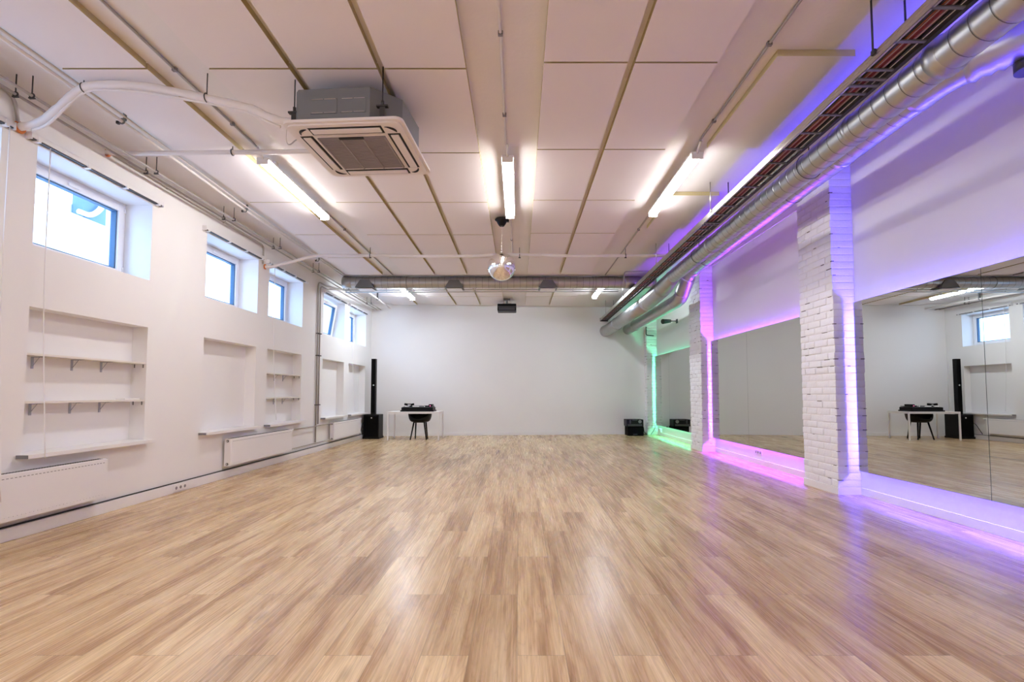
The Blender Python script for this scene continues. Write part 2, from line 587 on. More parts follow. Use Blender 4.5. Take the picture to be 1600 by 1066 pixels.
shelf(WIN_Y[2][0], WIN_Y[2][1], 1.512, 'upper cream shelf board with brackets in the nearest niche')
shelf(WIN_Y[2][0], WIN_Y[2][1], 1.104, 'lower cream shelf board with brackets in the nearest niche')
shelf(WIN_Y[4][0], WIN_Y[4][1], 1.515, 'upper cream shelf board with brackets in the third niche')
shelf(WIN_Y[4][0], WIN_Y[4][1], 1.105, 'lower cream shelf board with brackets in the third niche')
tag(MB('paper').box(XL - 0.13, XL - 0.03, 5.17, 5.37, 1.114, 1.128, bev=0.002).build('paper_stack'), 'small flat stack of white paper on the lower shelf of the nearest niche', 'paper')


def radiator(y0, y1, label, perf=True, valve_far=True):
    z0, z1 = 0.175, 0.555
    xb, xf = XL + 0.035, XL + 0.125
    t = thing('radiator', label, 'radiator', (XL + 0.08, (y0 + y1) / 2, z0), 'white panel radiators on the window wall')
    MB('white').box(xb, xb + 0.014, y0 + 0.012, y1 - 0.012, z0 + 0.004, z1 - 0.006, bev=0.004).build('rear_panel', t)
    for ya_ in (y0, y1 - 0.012):
        MB('white').box(xb, xf - 0.003, ya_, ya_ + 0.012, z0, z1, bev=0.003).build('side_plate', t)
    tg = MB('white', 'slot')
    tg.box(xb + 0.014, xf - 0.014, y0 + 0.012, y1 - 0.012, z1 - 0.01, z1 - 0.003)
    k = y0 + 0.03
    while k < y1 - 0.05:
        tg.box(xb + 0.02, xf - 0.02, k, k + 0.012, z1 - 0.0035, z1 - 0.0015, mi=1)
        k += 0.024
    tg.build('top_grille', t)
    pm = MB('white', 'mid_grey')
    pm.box(xf - 0.014, xf, y0 + 0.012, y1 - 0.012, z0 + 0.004, z1 - 0.004, bev=0.005)
    if perf:
        k = y0 + 0.045
        while k < y1 - 0.05:
            pm.box(xf - 0.001, xf + 0.0012, k, k + 0.018, z1 - 0.042, z1 - 0.037, mi=1)
            pm.box(xf - 0.001, xf + 0.004, k, k + 0.014, z0 + 0.036, z0 + 0.042, mi=0)
            k += 0.033
    pm.build('front_panel', t)
    # end plugs on the side facing the camera
    for zz in (z0 + 0.03, z1 - 0.035):
        pg = MB('steel', 'dark_grey')
        pg.cyl((xf - 0.045, y0 + 0.002, zz), (xf - 0.045, y0 - 0.008, zz), 0.017, 14, 1)
        pg.cyl((xf - 0.045, y0 - 0.007, zz), (xf - 0.045, y0 - 0.016, zz), 0.011, 12, 0)
        pg.build('end_plug', t)
    if valve_far:
        v = MB('white', 'steel')
        v.cyl((xf - 0.05, y1, z1 - 0.03), (xf - 0.05, y1 + 0.05, z1 - 0.03), 0.012, 12, 1)
        v.cyl((xf - 0.05, y1 + 0.03, z1 - 0.03), (xf - 0.05 + 0.03, y1 + 0.08, z1 - 0.02), 0.02, 14, 0)
        v.build('thermostat', t)
    for yy in (y0 + 0.15, y1 - 0.15):
        MB('white').box(XL, xb + 0.002, yy - 0.015, yy + 0.015, z0 + 0.05, z1 - 0.06).build('wall_bracket', t)
    return t


radiator(2.95, 4.81, 'white panel radiator under the nearest niche, cut off by the left edge', valve_far=False)
radiator(6.84, 8.69, 'white panel radiator under the second and third niches')
radiator(10.65, 12.46, 'white panel radiator nearest the tall black speaker')
t = thing('heating_pipe', 'thin grey upper pipe running between the two farther radiators', 'pipe', (XL + 0.06, 9.7, 0.53), 'pipes between the radiators')
MB('grey_pipe').sweep([(XL + 0.075, 8.775, 0.525), (XL + 0.05, 8.85, 0.53), (XL + 0.05, 10.55, 0.53), (XL + 0.08, 10.62, 0.52)], 0.011, 10).build('pipe_run', t)
t = thing('heating_pipe', 'thin grey lower pipe above the baseboard between the two farther radiators', 'pipe', (XL + 0.06, 9.7, 0.19), 'pipes between the radiators')
MB('grey_pipe').sweep([(XL + 0.08, 8.695, 0.205), (XL + 0.05, 8.80, 0.19), (XL + 0.05, 10.55, 0.19), (XL + 0.08, 10.62, 0.20)], 0.010, 10).build('pipe_run', t)
tag(MB('cable_black').sweep([(XL + 0.014, 0.5, 0.116), (XL + 0.014, 13.45, 0.116)], 0.007, 8).build('shadow_gap_line'), 'thin dark line standing in for the shadow gap along the top of the left baseboard', 'cable')  # black tube draws the shaded gap above the baseboard as a dark line


def socket(label, y, z, x, side, group=None):
    t = thing('wall_socket', label, 'socket', (x, y, z), group)
    s = side
    MB('white').box(x, x + s * 0.008, y - 0.12, y + 0.12, z - 0.04, z + 0.04, bev=0.003).build('cover_plate', t)
    for k in (-0.075, 0, 0.075):
        MB('mid_grey').cyl((x + s * 0.006, y + k, z), (x + s * 0.0095, y + k, z), 0.019, 12).build('outlet', t)


socket('white triple socket low on the left baseboard between the radiators', 5.98, 0.057, XL + 0.028, 1)
socket('small white socket under the long violet lit mirror', 8.25, 0.20, XR, -1)
tag(MB('white').box(XR - 0.05, XR, 13.75, 13.95, 0.10, 0.20, bev=0.005).build('junction_box'), 'small white junction box under the green lit mirror', 'junction box')

# ------------------------------------------------------------------ curtain rails and cords
for i in range(1, 7):
    y0, y1 = WIN_Y[i]
    lab = 'white curtain rail above the %s window' % NAMES[i] if i > 1 else 'end of the white curtain rail at the left edge of the picture'
    t = thing('curtain_rail', lab, 'curtain rail', (XL, y0, WZ1 + 0.05), 'curtain rails above the windows')
    a, b_ = y0 - 0.10, y1 + (0.05 if i == 1 else 0.09)
    za = WZ1 + 0.012
    MB('white').box(XL, XL + 0.055, a, b_, za + 0.045, za + 0.058, bev=0.002).box(XL, XL + 0.008, a, b_, za - 0.01, za + 0.045).box(XL + 0.045, XL + 0.055, a, b_, za + 0.014, za + 0.05).build('rail', t)
    MB('dark_grey').box(XL + 0.010, XL + 0.044, a + 0.005, b_ - 0.005, za + 0.004, za + 0.036).build('blind_roll', t)
    for k in (0.04, 0.36, 0.66, 0.96):
        yy = a + (b_ - a) * k
        MB('white').box(XL + 0.001, XL + 0.058, yy - 0.014, yy + 0.014, za - 0.006, za + 0.05, bev=0.002).build('bracket', t)
    for yc in (b_, a - 0.006):
        MB('pvc').box(XL, XL + 0.056, yc, yc + 0.006, za - 0.004, za + 0.058).build('end_cap', t)


def cord(y, z1, z0, label, ysw=0.0):
    p = [(XL + 0.062, y, z1), (XL + 0.07, y, (z1 + z0) / 2), (XL + 0.145, y + ysw, z0)]
    o = MB('white').sweep(bez(p, 10), 0.0045, 6).build('blind_cord')
    tag(o, label, 'cord', 'blind cords on the window wall')


cord(3.80, 3.29, 0.35, 'white blind cord hanging down to the radiator at the left picture edge')
cord(4.14, 3.29, 0.64, 'white blind cord hanging over the nearest window and niche')
cord(8.06, 3.29, 0.75, 'white blind cord hanging over the third window')
cord(11.92, 3.29, 0.75, 'white blind cord hanging over the farthest window')


# ------------------------------------------------------------------ ceiling boards
def board(x0, x1, y0, y1, label, group):
    o = MB('panel', 'panel_edge')
    o.box(x0, x1, y0, y1, ZP, ZC - 0.001, mi=1)
    for f in o.bm.faces:
        if f.normal.z < -0.5 or abs(f.calc_center_median().z - ZP) < 1e-4:
            f.material_index = 0
    ob = o.build('ceiling_panel')
    tag(ob, label, 'ceiling panel', group)
    return ob


COLS = [(-3.48, -2.83, 'in the column between the white conduit and the left light'),
        (-2.36, -1.745, 'in the column right of the left light'),
        (-1.69, -1.075, 'in the column passing over the air conditioner'),
        (-1.02, -0.40, 'in the column left of the centre light'),
        (0.19, 0.818, 'in the column right of the centre light'),
        (0.872, 1.49, 'in the column left of the right light')]
ROWY = [1.02, 2.31, 3.62, 4.93, 6.24, 7.54, 8.84, 10.13]
RN = ['out of sight above', 'at the top picture edge', 'level with the air conditioner', 'level with the near half of the lights', 'level with the far half of the lights',
      'level with the mirror ball', 'just in front of the cross duct']
for ci, (x0, x1, cl) in enumerate(COLS):
    sh = -0.07 if ci >= 4 else 0.0
    for r in range(7):
        if r == 0:
            continue
        a, b_ = ROWY[r] + sh, ROWY[r + 1] + sh
        board(x0, x1, a + 0.009, b_ - 0.009, 'white ceiling board %s, %s' % (cl, RN[r]), 'boards on the ceiling in front of the cross duct')
    yb = yback(x0) - 0.05
    for k, (a, b_, rl) in enumerate(((11.15, 12.42, 'first board behind the cross duct'), (12.42, min(13.68, yb), 'last board before the back wall'))):
        board(x0, x1, a + 0.009, b_ - 0.009, 'white ceiling board %s, %s' % (cl, rl), 'boards on the ceiling behind the cross duct')
board(1.90, 2.47, 3.48, 4.83, 'single white ceiling board beside the cable tray, near end of the right light', 'boards beside the cable tray')
board(1.93, 2.51, 6.02, 7.27, 'single white ceiling board beside the cable tray, past the far end of the right light', 'boards beside the cable tray')


# ------------------------------------------------------------------ tube lights and conduits on the ceiling
def tube_light(x, y0, y1, label, z=ZC, glow='tube'):
    t = thing('ceiling_light', label, 'ceiling light', (x, (y0 + y1) / 2, z), 'long tube lights on the ceiling')
    L = y1 - y0
    MB('white').box(x - 0.064, x + 0.064, y0 + 0.005, y1 - 0.005, 3.601, 3.622, bev=0.004).box(x - 0.02, x + 0.02, y0 + 0.25, y0 + 0.30, 3.62, z).box(x - 0.02, x + 0.02, y1 - 0.30, y1 - 0.25, 3.62, z).build('housing', t)
    ov = MB(glow)
    prof = []
    for k in range(9):
        a = PI + PI * k / 8
        prof.append((x + 0.058 * math.cos(a), 3.602 + 0.05 * math.sin(a)))
    vs0 = [ov.bm.verts.new((px_, y0 + 0.012, pz_)) for px_, pz_ in prof]
    vs1 = [ov.bm.verts.new((px_, y1 - 0.012, pz_)) for px_, pz_ in prof]
    for k in range(8):
        f = ov.bm.faces.new((vs0[k], vs0[k + 1], vs1[k + 1], vs1[k]))
        f.smooth = True
    ov.bm.faces.new(vs0)
    ov.bm.faces.new(list(reversed(vs1)))
    ov.bm.faces.new((vs0[0], vs1[0], vs1[-1], vs0[-1]))
    ov.build('diffuser', t)
    for yc in (y0, y1 - 0.012):
        MB('white').box(x - 0.058, x + 0.058, yc, yc + 0.012, 3.55, 3.622, bev=0.003).build('end_cap', t)
    MB('white').cyl((x, y0 + 0.005, 3.61), (x, y0 - 0.10, ZC - 0.02), 0.012, 8).build('cable_entry', t)
    return t


TL = [(-2.65, 4.97, 6.62, 'left of the three long lit ceiling lights, near the air conditioner'),
      (-0.112, 4.92, 6.57, 'middle of the three long lit ceiling lights, in front of the mirror ball'),
      (1.81, 4.85, 6.50, 'right of the three long lit ceiling lights, near the cable tray'),
      (-2.69, 10.85, 12.40, 'lit ceiling light behind the cross duct, on the window side'),
      (1.90, 10.80, 12.20, 'lit ceiling light behind the cross duct, on the mirror side')]
for i, a in enumerate(TL):
    tube_light(*a, glow='tube_cool' if i > 2 else 'tube')
tube_light(-2.65, -1.3, 0.35, 'left unseen fill light added behind the camera', glow='tube_fill')  # added out of view to brighten the foreground
tube_light(-0.11, -1.3, 0.35, 'middle unseen fill light added behind the camera', glow='tube_fill')  # second added tube, also unseen, for foreground fill


def conduit(x, ya, yb, label, clips):
    t = thing('ceiling_conduit', label, 'conduit', (x, (ya + yb) / 2, ZC), 'grey conduits between the ceiling lights')
    MB('pipe_white' if abs(x) < 0.5 else 'grey_pipe').cyl((x, ya, ZC - 0.014), (x, yb, ZC - 0.014), 0.0105, 10).build('tube_run', t)
    for y in clips:
        MB('mid_grey').box(x - 0.017, x + 0.017, y - 0.012, y + 0.012, ZC - 0.03, ZC, bev=0.002).build('clip', t)


conduit(-2.66, 0.4, 4.86, 'grey conduit leading up to the left long light', (1.5, 2.6, 3.68, 4.45))
conduit(-0.125, 0.4, 4.82, 'pale conduit leading up to the middle long light', (2.2, 3.3, 4.3))
conduit(1.80, 0.4, 4.75, 'grey conduit leading up to the right long light', (2.2, 3.4, 4.4))
conduit(-2.66, 6.64, 10.3, 'grey conduit running from the left long light to the cross duct', (7.4, 8.8))
conduit(-0.11, 6.60, 10.3, 'pale conduit running from the middle long light to the cross duct', (7.9, 9.1))
conduit(1.84, 6.52, 10.3, 'grey conduit running from the right long light to the cross duct', (7.4, 8.9))

# ------------------------------------------------------------------ air conditioner
ACX, ACY, ACR = -1.317, 4.085, -0.064
t = thing('air_conditioner', 'ceiling cassette air conditioner with grey housing and square white grille panel', 'air conditioner', (0, 0, 0))
t['_world'] = 0
del t['_world']
t.location = (ACX, ACY, 3.24)
t.rotation_euler = (0, 0, ACR)


def octo(s, c):
    return [(-s + c, -s), (s - c, -s), (s, -s + c), (s, s - c), (s - c, s), (-s + c, s), (-s, s - c), (-s, -s + c)]


def roundrect(s, r, n=5):
    out = []
    for cx_, cy_, a0 in ((s - r, s - r, 0), (-s + r, s - r, PI / 2), (-s + r, -s + r, PI), (s - r, -s + r, 1.5 * PI)):
        for k in range(n + 1):
            a = a0 + PI / 2 * k / n
            out.append((cx_ + r * math.cos(a), cy_ + r * math.sin(a)))
    return out


h = MB('steel_grey', 'steel')
oc = [(-0.37, -0.40), (0.20, -0.40), (0.40, -0.22), (0.42, 0.20), (0.22, 0.42), (-0.22, 0.42), (-0.42, 0.22), (-0.40, -0.37)]
h.prism(oc, 0.02, 0.30)
h.build('housing', t)
pp = MB('steel_grey', 'steel')
for x0, x1 in ((-0.27, -0.06), (-0.03, 0.17)):
    pp.box(x0, x1, -0.404, -0.399, 0.10, 0.22)
    for xa, xb in ((x0 + 0.01, (x0 + x1) / 2 - 0.005), ((x0 + x1) / 2 + 0.005, x1 - 0.01)):
        pp.box(xa, xb, -0.407, -0.402, 0.212, 0.217, mi=1)
        pp.box(xa, xb, -0.407, -0.402, 0.106, 0.110, mi=1)
pp.build('knockout_plate', t)
fp = MB('ac_white', 'slot')
fp.prism(roundrect(0.47, 0.06), 0.0, 0.022)
fp.prism(roundrect(0.445, 0.05), -0.012, 0.002)
fpo = fp.build('front_panel', t)
# four outlets with flaps, four corner arcs
for k in range(4):
    rot = Matrix.Rotation(k * PI / 2, 4, 'Z')
    sl = MB('slot')
    sl.box(-0.29, 0.29, -0.405, -0.305, -0.0145, -0.011, rot=rot, piv=(0, 0, 0))
    so = sl.build('air_outlet', t)
    MB('ac_white').box(-0.275, 0.275, -0.388, -0.325, -0.022, -0.0145, bev=0.003, rot=rot, piv=(0, 0, 0)).build('flap', so)
    ar = MB('slot')
    pts = []
    for q in range(9):
        a = -PI / 2 - (q / 8) * PI / 2
        pts.append(rot @ Vector((-0.31 + 0.075 * math.cos(a), -0.31 + 0.075 * math.sin(a), -0.012)))
    ar.sweep(pts, [0.004, 0.007, 0.010, 0.011, 0.011, 0.010, 0.008, 0.005, 0.003], 8)
    ar.build('corner_slot', t)
gr = MB('grille', 'ac_white', 'slot', 'mid_grey')
gr.box(-0.275, 0.275, -0.265, 0.265, -0.020, -0.012, mi=3)
for q in range(28):
    yy = -0.262 + q * 0.019
    gr.box(-0.272, 0.272, yy, yy + 0.010, -0.0255, -0.019, mi=0)
for xx in (-0.275, -0.10, 0.08, 0.262):
    gr.box(xx, xx + 0.012, -0.267, 0.267, -0.0275, -0.019, mi=0)
gr.box(-0.10, 0.10, -0.268, -0.245, -0.0285, -0.019, mi=2)
gr.build('intake_grille', t)
MB('ac_white').box(-0.295, -0.277, -0.29, 0.29, -0.018, -0.011).box(0.277, 0.295, -0.29, 0.29, -0.018, -0.011).box(-0.277, 0.277, -0.29, -0.268, -0.018, -0.011).box(-0.277, 0.277, 0.268, 0.29, -0.018, -0.011).build('grille_frame', t)
for sx, sy in ((-0.42, -0.36), (0.30, -0.40), (0.30, 0.44), (-0.30, 0.44)):
    r_ = MB('dark_steel')
    r_.cyl((sx, sy, 0.10), (sx, sy, 0.456), 0.005, 8)
    r_.cyl((sx, sy, 0.15), (sx, sy, 0.185), 0.013, 6)
    r_.box(sx - 0.045, sx + 0.045, sy - 0.016, sy + 0.016, 0.135, 0.148)
    r_.box(sx - 0.02, sx + 0.02, sy - 0.01, sy + 0.03, 0.04, 0.14)
    r_.build('hanger_rod', t)
vc = MB('dark_steel', 'dark_grey')
vc.box(-0.455, -0.40, -0.30, -0.22, 0.05, 0.12, mi=1)
vc.sweep([(-0.40, -0.27, 0.10), (-0.46, -0.28, 0.09), (-0.50, -0.28, 0.08)], 0.014, 8)
vc.sweep([(-0.40, -0.24, 0.06), (-0.46, -0.26, 0.06), (-0.50, -0.27, 0.07)], 0.012, 8)
vc.build('pipe_fitting', t)

# ------------------------------------------------------------------ wrapped white pipes crossing the ceiling
t = thing('insulated_pipe', 'thick white wrapped pipe curving from the left wall to the air conditioner', 'pipe', (XL, 3.9, 3.36))
main = bez([(XL - 0.02, 3.92, 3.355), (-3.95, 3.90, 3.375), (-3.80, 3.86, 3.41), (-3.60, 3.80, 3.51), (-3.43, 3.76, 3.590), (-3.25, 3.75, 3.608), (-2.95, 3.75, 3.595), (-2.62, 3.75, 3.535), (-2.35, 3.75, 3.475),
            (-2.12, 3.76, 3.425), (-1.95, 3.78, 3.355), (-1.85, 3.80, 3.338), (-1.76, 3.81, 3.336)], 7)
MB('pipe_white').sweep(main, [0.030 + 0.0022 * math.sin(k * 0.9) + 0.0015 * math.sin(k * 2.3) for k in range(len(main))], 14).build('pipe_run', t)
thin = [p + Vector((0, 0.012, -0.036 - 0.008 * math.sin(k * 0.21))) for k, p in enumerate(main[6:-10])]
MB('pipe_white').sweep(thin, 0.011, 8).build('side_hose', t)
MB('orange').torus((XL + 0.015, 3.92, 3.358), 0.036, 0.014, 'X', 20).build('foam_collar', t)
for k, (x, y, z) in enumerate(((-3.43, 3.76, 3.59), (-2.45, 3.75, 3.50))):
    b = MB('dark_steel')
    b.cyl((x, y, z + 0.025), (x, y, ZC), 0.004, 8)
    b.torus((x, y, z), 0.034, 0.004, 'X', 16)
    b.build('pipe_hanger', t)
cd = bez([(-1.84, 3.80, 3.33), (-1.90, 3.92, 3.25), (-1.93, 4.05, 3.28), (-1.96, 4.3, 3.46), (-1.97, 4.7, 3.58)], 6)
MB('pipe_white').sweep(cd, 0.006, 6).build('drain_cord', t)

t = thing('insulated_pipe', 'straight white wrapped pipe from the left wall passing behind the air conditioner', 'pipe', (XL, 4.8, 3.56))
p2 = bez([(XL - 0.02, 4.77, 3.576), (-3.95, 4.80, 3.578), (-3.7, 4.80, 3.578), (-3.0, 4.80, 3.588), (-2.4, 4.80, 3.595), (-1.9, 4.78, 3.59), (-1.5, 4.72, 3.55), (-1.42, 4.62, 3.44)], 5)
MB('pipe_white').sweep(p2, 0.024, 12).build('pipe_run', t)
MB('orange').torus((XL + 0.012, 4.77, 3.576), 0.032, 0.013, 'X', 20, a0=-1.9, a1=2.2).build('foam_collar', t)
b = MB('dark_steel')
b.cyl((-2.86, 4.80, 3.61), (-2.86, 4.80, ZP), 0.004, 8).torus((-2.86, 4.80, 3.59), 0.029, 0.006, 'X', 16)
b.build('pipe_hanger', t)

t = thing('insulated_pipe', 'long white wrapped pipe crossing the whole ceiling behind the mirror ball', 'pipe', (XL, 7.87, 3.2))
p3 = bez([(XL - 0.02, 7.84, 3.222), (-4.02, 7.90, 3.236), (-3.93, 8.02, 3.31), (-3.76, 8.2, 3.42), (-3.6, 8.32, 3.515), (-3.4, 8.36, 3.555), (-2.6, 8.38, 3.562), (-1.6, 8.38, 3.548), (-0.8, 8.38, 3.553), (-0.3, 8.38, 3.575),
          (0.3, 8.38, 3.570), (1.0, 8.38, 3.552), (1.83, 8.38, 3.556), (2.3, 8.38, 3.56), (2.75, 8.40, 3.56)], 5)
MB('pipe_white').sweep(p3, [0.026 + 0.002 * math.sin(k * 1.1) for k in range(len(p3))], 12).build('pipe_run', t)
MB('orange').torus((XL + 0.012, 7.84, 3.224), 0.032, 0.011, 'X', 20).build('foam_collar', t)
for x in (-2.56, 0.02, 1.85):
    b = MB('dark_steel')
    b.cyl((x, 8.38, 3.585), (x, 8.38, ZC), 0.004, 8).torus((x, 8.38, 3.558), 0.031, 0.006, 'X', 16)
    b.box(x - 0.018, x + 0.018, 8.375, 8.385, 3.515, 3.53)
    b.build('pipe_hanger', t)

# ------------------------------------------------------------------ pipes and conduits along the left wall top
for j, (xa, lab) in enumerate(((-3.965, 'thin steel pipe hung along the window wall, the one nearer the wall'), (-3.855, 'thin steel pipe hung along the window wall, the one nearer the room'))):
    t = thing('hanging_pipe', lab, 'pipe', (xa, 7, 3.54), 'pair of steel pipes along the window wall')
    MB('grey_pipe').sweep([(xa, 0.2, 3.545), (xa, 7, 3.53), (xa, yback(xa) + 0.02, 3.525)], 0.012, 10).build('pipe_run', t)
    for y in (2.4, 3.76 + j * 0.02, 5.12, 6.50 + j * 0.05, 7.84, 9.38, 11.05, 12.75):
        b = MB('dark_steel')
        b.cyl((xa, y, 3.555), (xa, y, ZC), 0.0045, 8)
        b.torus((xa, y, 3.537), 0.018, 0.006, 'Y', 14)
        b.box(xa - 0.022, xa + 0.022, y - 0.008, y + 0.008, 3.512, 3.522)
        b.build('pipe_hanger', t)

t = thing('white_conduit', 'white plastic conduit clipped to the ceiling beside the steel pipes', 'conduit', (-3.6, 5, ZC), None)
MB('pipe_white').sweep([(-3.545, 0.3, 3.64), (-3.565, 4.3, 3.625), (-3.65, 6.45, 3.625), (-3.70, 10.25, 3.66)], 0.015, 12).build('tube_run', t)
MB('pipe_white').sweep([(-3.515, 0.3, 3.665), (-3.535, 4.3, 3.66), (-3.62, 6.45, 3.66), (-3.67, 10.25, 3.68)], 0.010, 10).build('tube_run', t)
for x, y in ((-3.565, 4.3), (-3.65, 6.45), (-3.68, 8.9)):
    MB('steel_grey', 'dark_steel').torus((x, y, 3.625), 0.023, 0.007, 'Y', 16).box(x - 0.045, x - 0.025, y - 0.012, y + 0.012, 3.60, 3.625, mi=1).box(x + 0.015, x + 0.035, y - 0.01, y + 0.01, 3.63, ZC).build('pipe_clamp', t)
t = thing('white_conduit', 'white angled conduit between the cross duct and the back wall', 'conduit', (-3.4, 12, 3.5))
MB('pipe_white').sweep(rounded([(-3.33, 10.72, 3.50), (-3.34, 10.8, 3.425), (-3.44, 11.9, 3.49), (-3.60, yback(-3.6) + 0.01, 3.56)], 0.1), 0.02, 12).build('tube_run', t)
MB('dark_grey').torus((-3.44, 11.9, 3.49), 0.025, 0.008, 'Y', 14).box(-3.455, -3.425, 11.88, 11.92, 3.50, ZP).build('pipe_clamp', t)

t = thing('wall_conduit', 'grey conduit bent down to the thick pipe at the left picture edge', 'conduit', (XL + 0.02, 3.8, 3.5), 'conduits high on the window wall')
MB('grey_pipe').sweep(rounded([(XL + 0.02, 0.4, 3.60), (XL + 0.02, 3.86, 3.595), (XL + 0.02, 3.90, 3.39)], 0.10), 0.013, 10).build('tube_run', t)
t = thing('wall_conduit', 'grey conduit along the wall top ending in a bend above the third window', 'conduit', (XL + 0.02, 6.3, 3.58), 'conduits high on the window wall')
MB('grey_pipe').sweep(rounded([(XL + 0.02, 4.84, 3.585), (XL + 0.02, 7.76, 3.545), (XL + 0.02, 7.76, 3.25)], 0.08), 0.013, 10).build('tube_run', t)
MB('grey_pipe').box(XL, XL + 0.036, 5.6, 5.62, 3.56, 3.59).build('clip', t)
MB('grey_pipe').box(XL, XL + 0.036, 6.7, 6.72, 3.545, 3.575).build('clip', t)

for j, (yy, zb, lab) in enumerate(((9.93, 0.20, 'grey vertical pipe between third and fourth niches, reaching down to the lower heating pipe'), (10.04, 0.56, 'grey vertical pipe between third and fourth niches, ending at the upper heating pipe'))):
    t = thing('riser_pipe', lab, 'pipe', (XL + 0.04, yy, zb), 'vertical pipes between the niches')
    top = 3.46 - j * 0.06
    MB('grey_pipe').sweep(rounded([(-3.965 if j == 0 else -3.855, yy - 0.04 + 0.9 * (1 if j == 0 else 1), 3.50), (XL + 0.022, yy + 0.35, top), (XL + 0.022, yy, top), (XL + 0.022, yy, zb)], 0.10), 0.014, 10).build('pipe_run', t)
    for zz in ((0.95, 1.95, 2.4)):
        MB('dark_grey').box(XL, XL + 0.06, yy - 0.022, yy + 0.022, zz - 0.008, zz + 0.008).build('wall_clip', t)


# ------------------------------------------------------------------ ventilation ducts
def duct_path(pts, r, step=0.13, seam=0.0022, seg=28, mb=None, mi=0, phase=0.0):
    """straight spiral duct with raised seams"""
    a, b = Vector(pts[0]), Vector(pts[1])
    L = (b - a).length
    d = (b - a) / L
    P, R, = [], []
    s = phase
    P.append(a)
    R.append(r)
    while s < L - 0.02:
        if s > 0.02:
            for o, rr in ((-0.0075, r), (-0.005, r), (-0.003, r + seam), (0.003, r + seam), (0.005, r), (0.0075, r)):
                P.append(a + d * (s + o))
                R.append(rr)
        s += step
    P.append(b)
    R.append(r)
    mb.sweep(P, R, seg, mi)
    # dark seam line beside each ridge
    s = phase
    if len(mb.mats) > 1:
        while s < L - 0.02:
            if s > 0.02:
                mb.sweep([a + d * (s + 0.006), a + d * (s + 0.011)], r + 0.0012, seg, 1, caps=False)
            s += step
    return mb


def ringed(pts, r, n, amp=0.006, seg=28, mb=None, mi=0):
    P = bez(pts, n)
    R = [r + (amp if k % 2 else 0) for k in range(len(P))]
    mb.sweep(P, R, seg, mi)
    return mb


# duct A (nearer the room)
def along(p, q, y):
    k = (y - p[1]) / (q[1] - p[1])
    return tuple(p[i] + (q[i] - p[i]) * k for i in range(3))


t = thing('ventilation_duct', 'long spiral steel duct running right beside the cable tray', 'duct', (2.7, 7, 3.3), 'steel ducts along the mirror wall')
A0, A1 = (2.585, 0.3, 3.262), (2.745, 8.68, 3.255)
duct_path((A0, A1), 0.113, mb=MB('galv', 'galv_dark')).build('duct_run', t)
for y, w_, e in ((2.93, 0.05, 0.014), (3.76, 0.02, 0.006), (6.76, 0.02, 0.006)):
    MB('galv').sweep([along(A0, A1, y - w_), along(A0, A1, y - w_ * 0.8), along(A0, A1, y - w_ * 0.6), along(A0, A1, y + w_ * 0.6), along(A0, A1, y + w_ * 0.8), along(A0, A1, y + w_)], [0.115, 0.115, 0.115 + e, 0.115 + e, 0.115, 0.115], 28).build('joint_collar', t)
MB('galv').sweep([(2.745, 8.60, 3.255), (2.745, 8.66, 3.255), (2.75, 8.68, 3.25), (2.75, 8.77, 3.24), (2.735, 9.07, 3.19), (2.725, 9.21, 3.16)], [0.116, 0.116, 0.127, 0.127, 0.152, 0.157], 30).build('reducer', t)
ringed([(2.725, 9.19, 3.16), (2.71, 9.6, 3.125), (2.70, 10.14, 3.086)], 0.157, 9, 0.006, mb=MB('galv')).build('flexible_sleeve', t)
MB('galv').sweep([(2.70, 10.09, 3.089), (2.70, 10.13, 3.089), (2.70, 10.15, 3.086), (2.70, 10.25, 3.083), (2.70, 10.27, 3.083)], [0.159, 0.168, 0.168, 0.168, 0.157], 30).build('joint_collar', t)
MB('galv').sweep([(2.70, 10.24, 3.083), (2.70, 13.35, 3.09)], 0.160, 32).build('end_run', t)
MB('galv').sweep([(2.70, 13.33, 3.09), (2.70, 13.36, 3.09), (2.70, 13.42, 3.09)], [0.172, 0.175, 0.167], 30).build('joint_collar', t)
MB('galv').sweep(bez([(2.70, 13.40, 3.09), (2.70, 13.62, 3.09), (2.67, 13.80, 3.07), (2.60, 13.98, 3.02), (2.53, yback(2.55) + 0.03, 3.00)], 4), 0.164, 30).build('end_elbow', t)
for y in (1.6, 4.4, 7.3):
    p = along(A0, A1, y)
    MB('dark_steel').torus(p, 0.119, 0.003, 'Y', 28).cyl((p[0], y, p[2] + 0.119), (p[0], y, ZC), 0.004, 8).build('duct_hanger', t)

# duct B (nearer the mirrors)
t = thing('ventilation_duct', 'second spiral steel duct dropping lower above the green lit mirror', 'duct', (3.2, 7, 3.5), 'steel ducts along the mirror wall')
B0, B1 = (3.15, 3.72, 3.523), (3.285, 9.14, 3.508)
duct_path((B0, B1), 0.122, mb=MB('galv', 'galv_dark')).build('duct_run', t)
for y, w_, e in ((4.70, 0.02, 0.006), (7.65, 0.02, 0.006), (9.09, 0.04, 0.012)):
    MB('galv').sweep([along(B0, B1, y - w_), along(B0, B1, y - w_ * 0.8), along(B0, B1, y - w_ * 0.6), along(B0, B1, y + w_ * 0.6), along(B0, B1, y + w_ * 0.8), along(B0, B1, y + w_)], [0.124, 0.124, 0.124 + e, 0.124 + e, 0.124, 0.124], 28).build('joint_collar', t)
MB('galv').sweep(bez([(3.285, 9.10, 3.508), (3.28, 9.28, 3.49), (3.275, 9.41, 3.40)], 4), 0.130, 28).build('upper_elbow', t)
ringed([(3.275, 9.38, 3.43), (3.265, 9.57, 3.27), (3.26, 9.73, 3.15)], 0.137, 6, 0.005, mb=MB('galv')).build('sloping_sleeve', t)
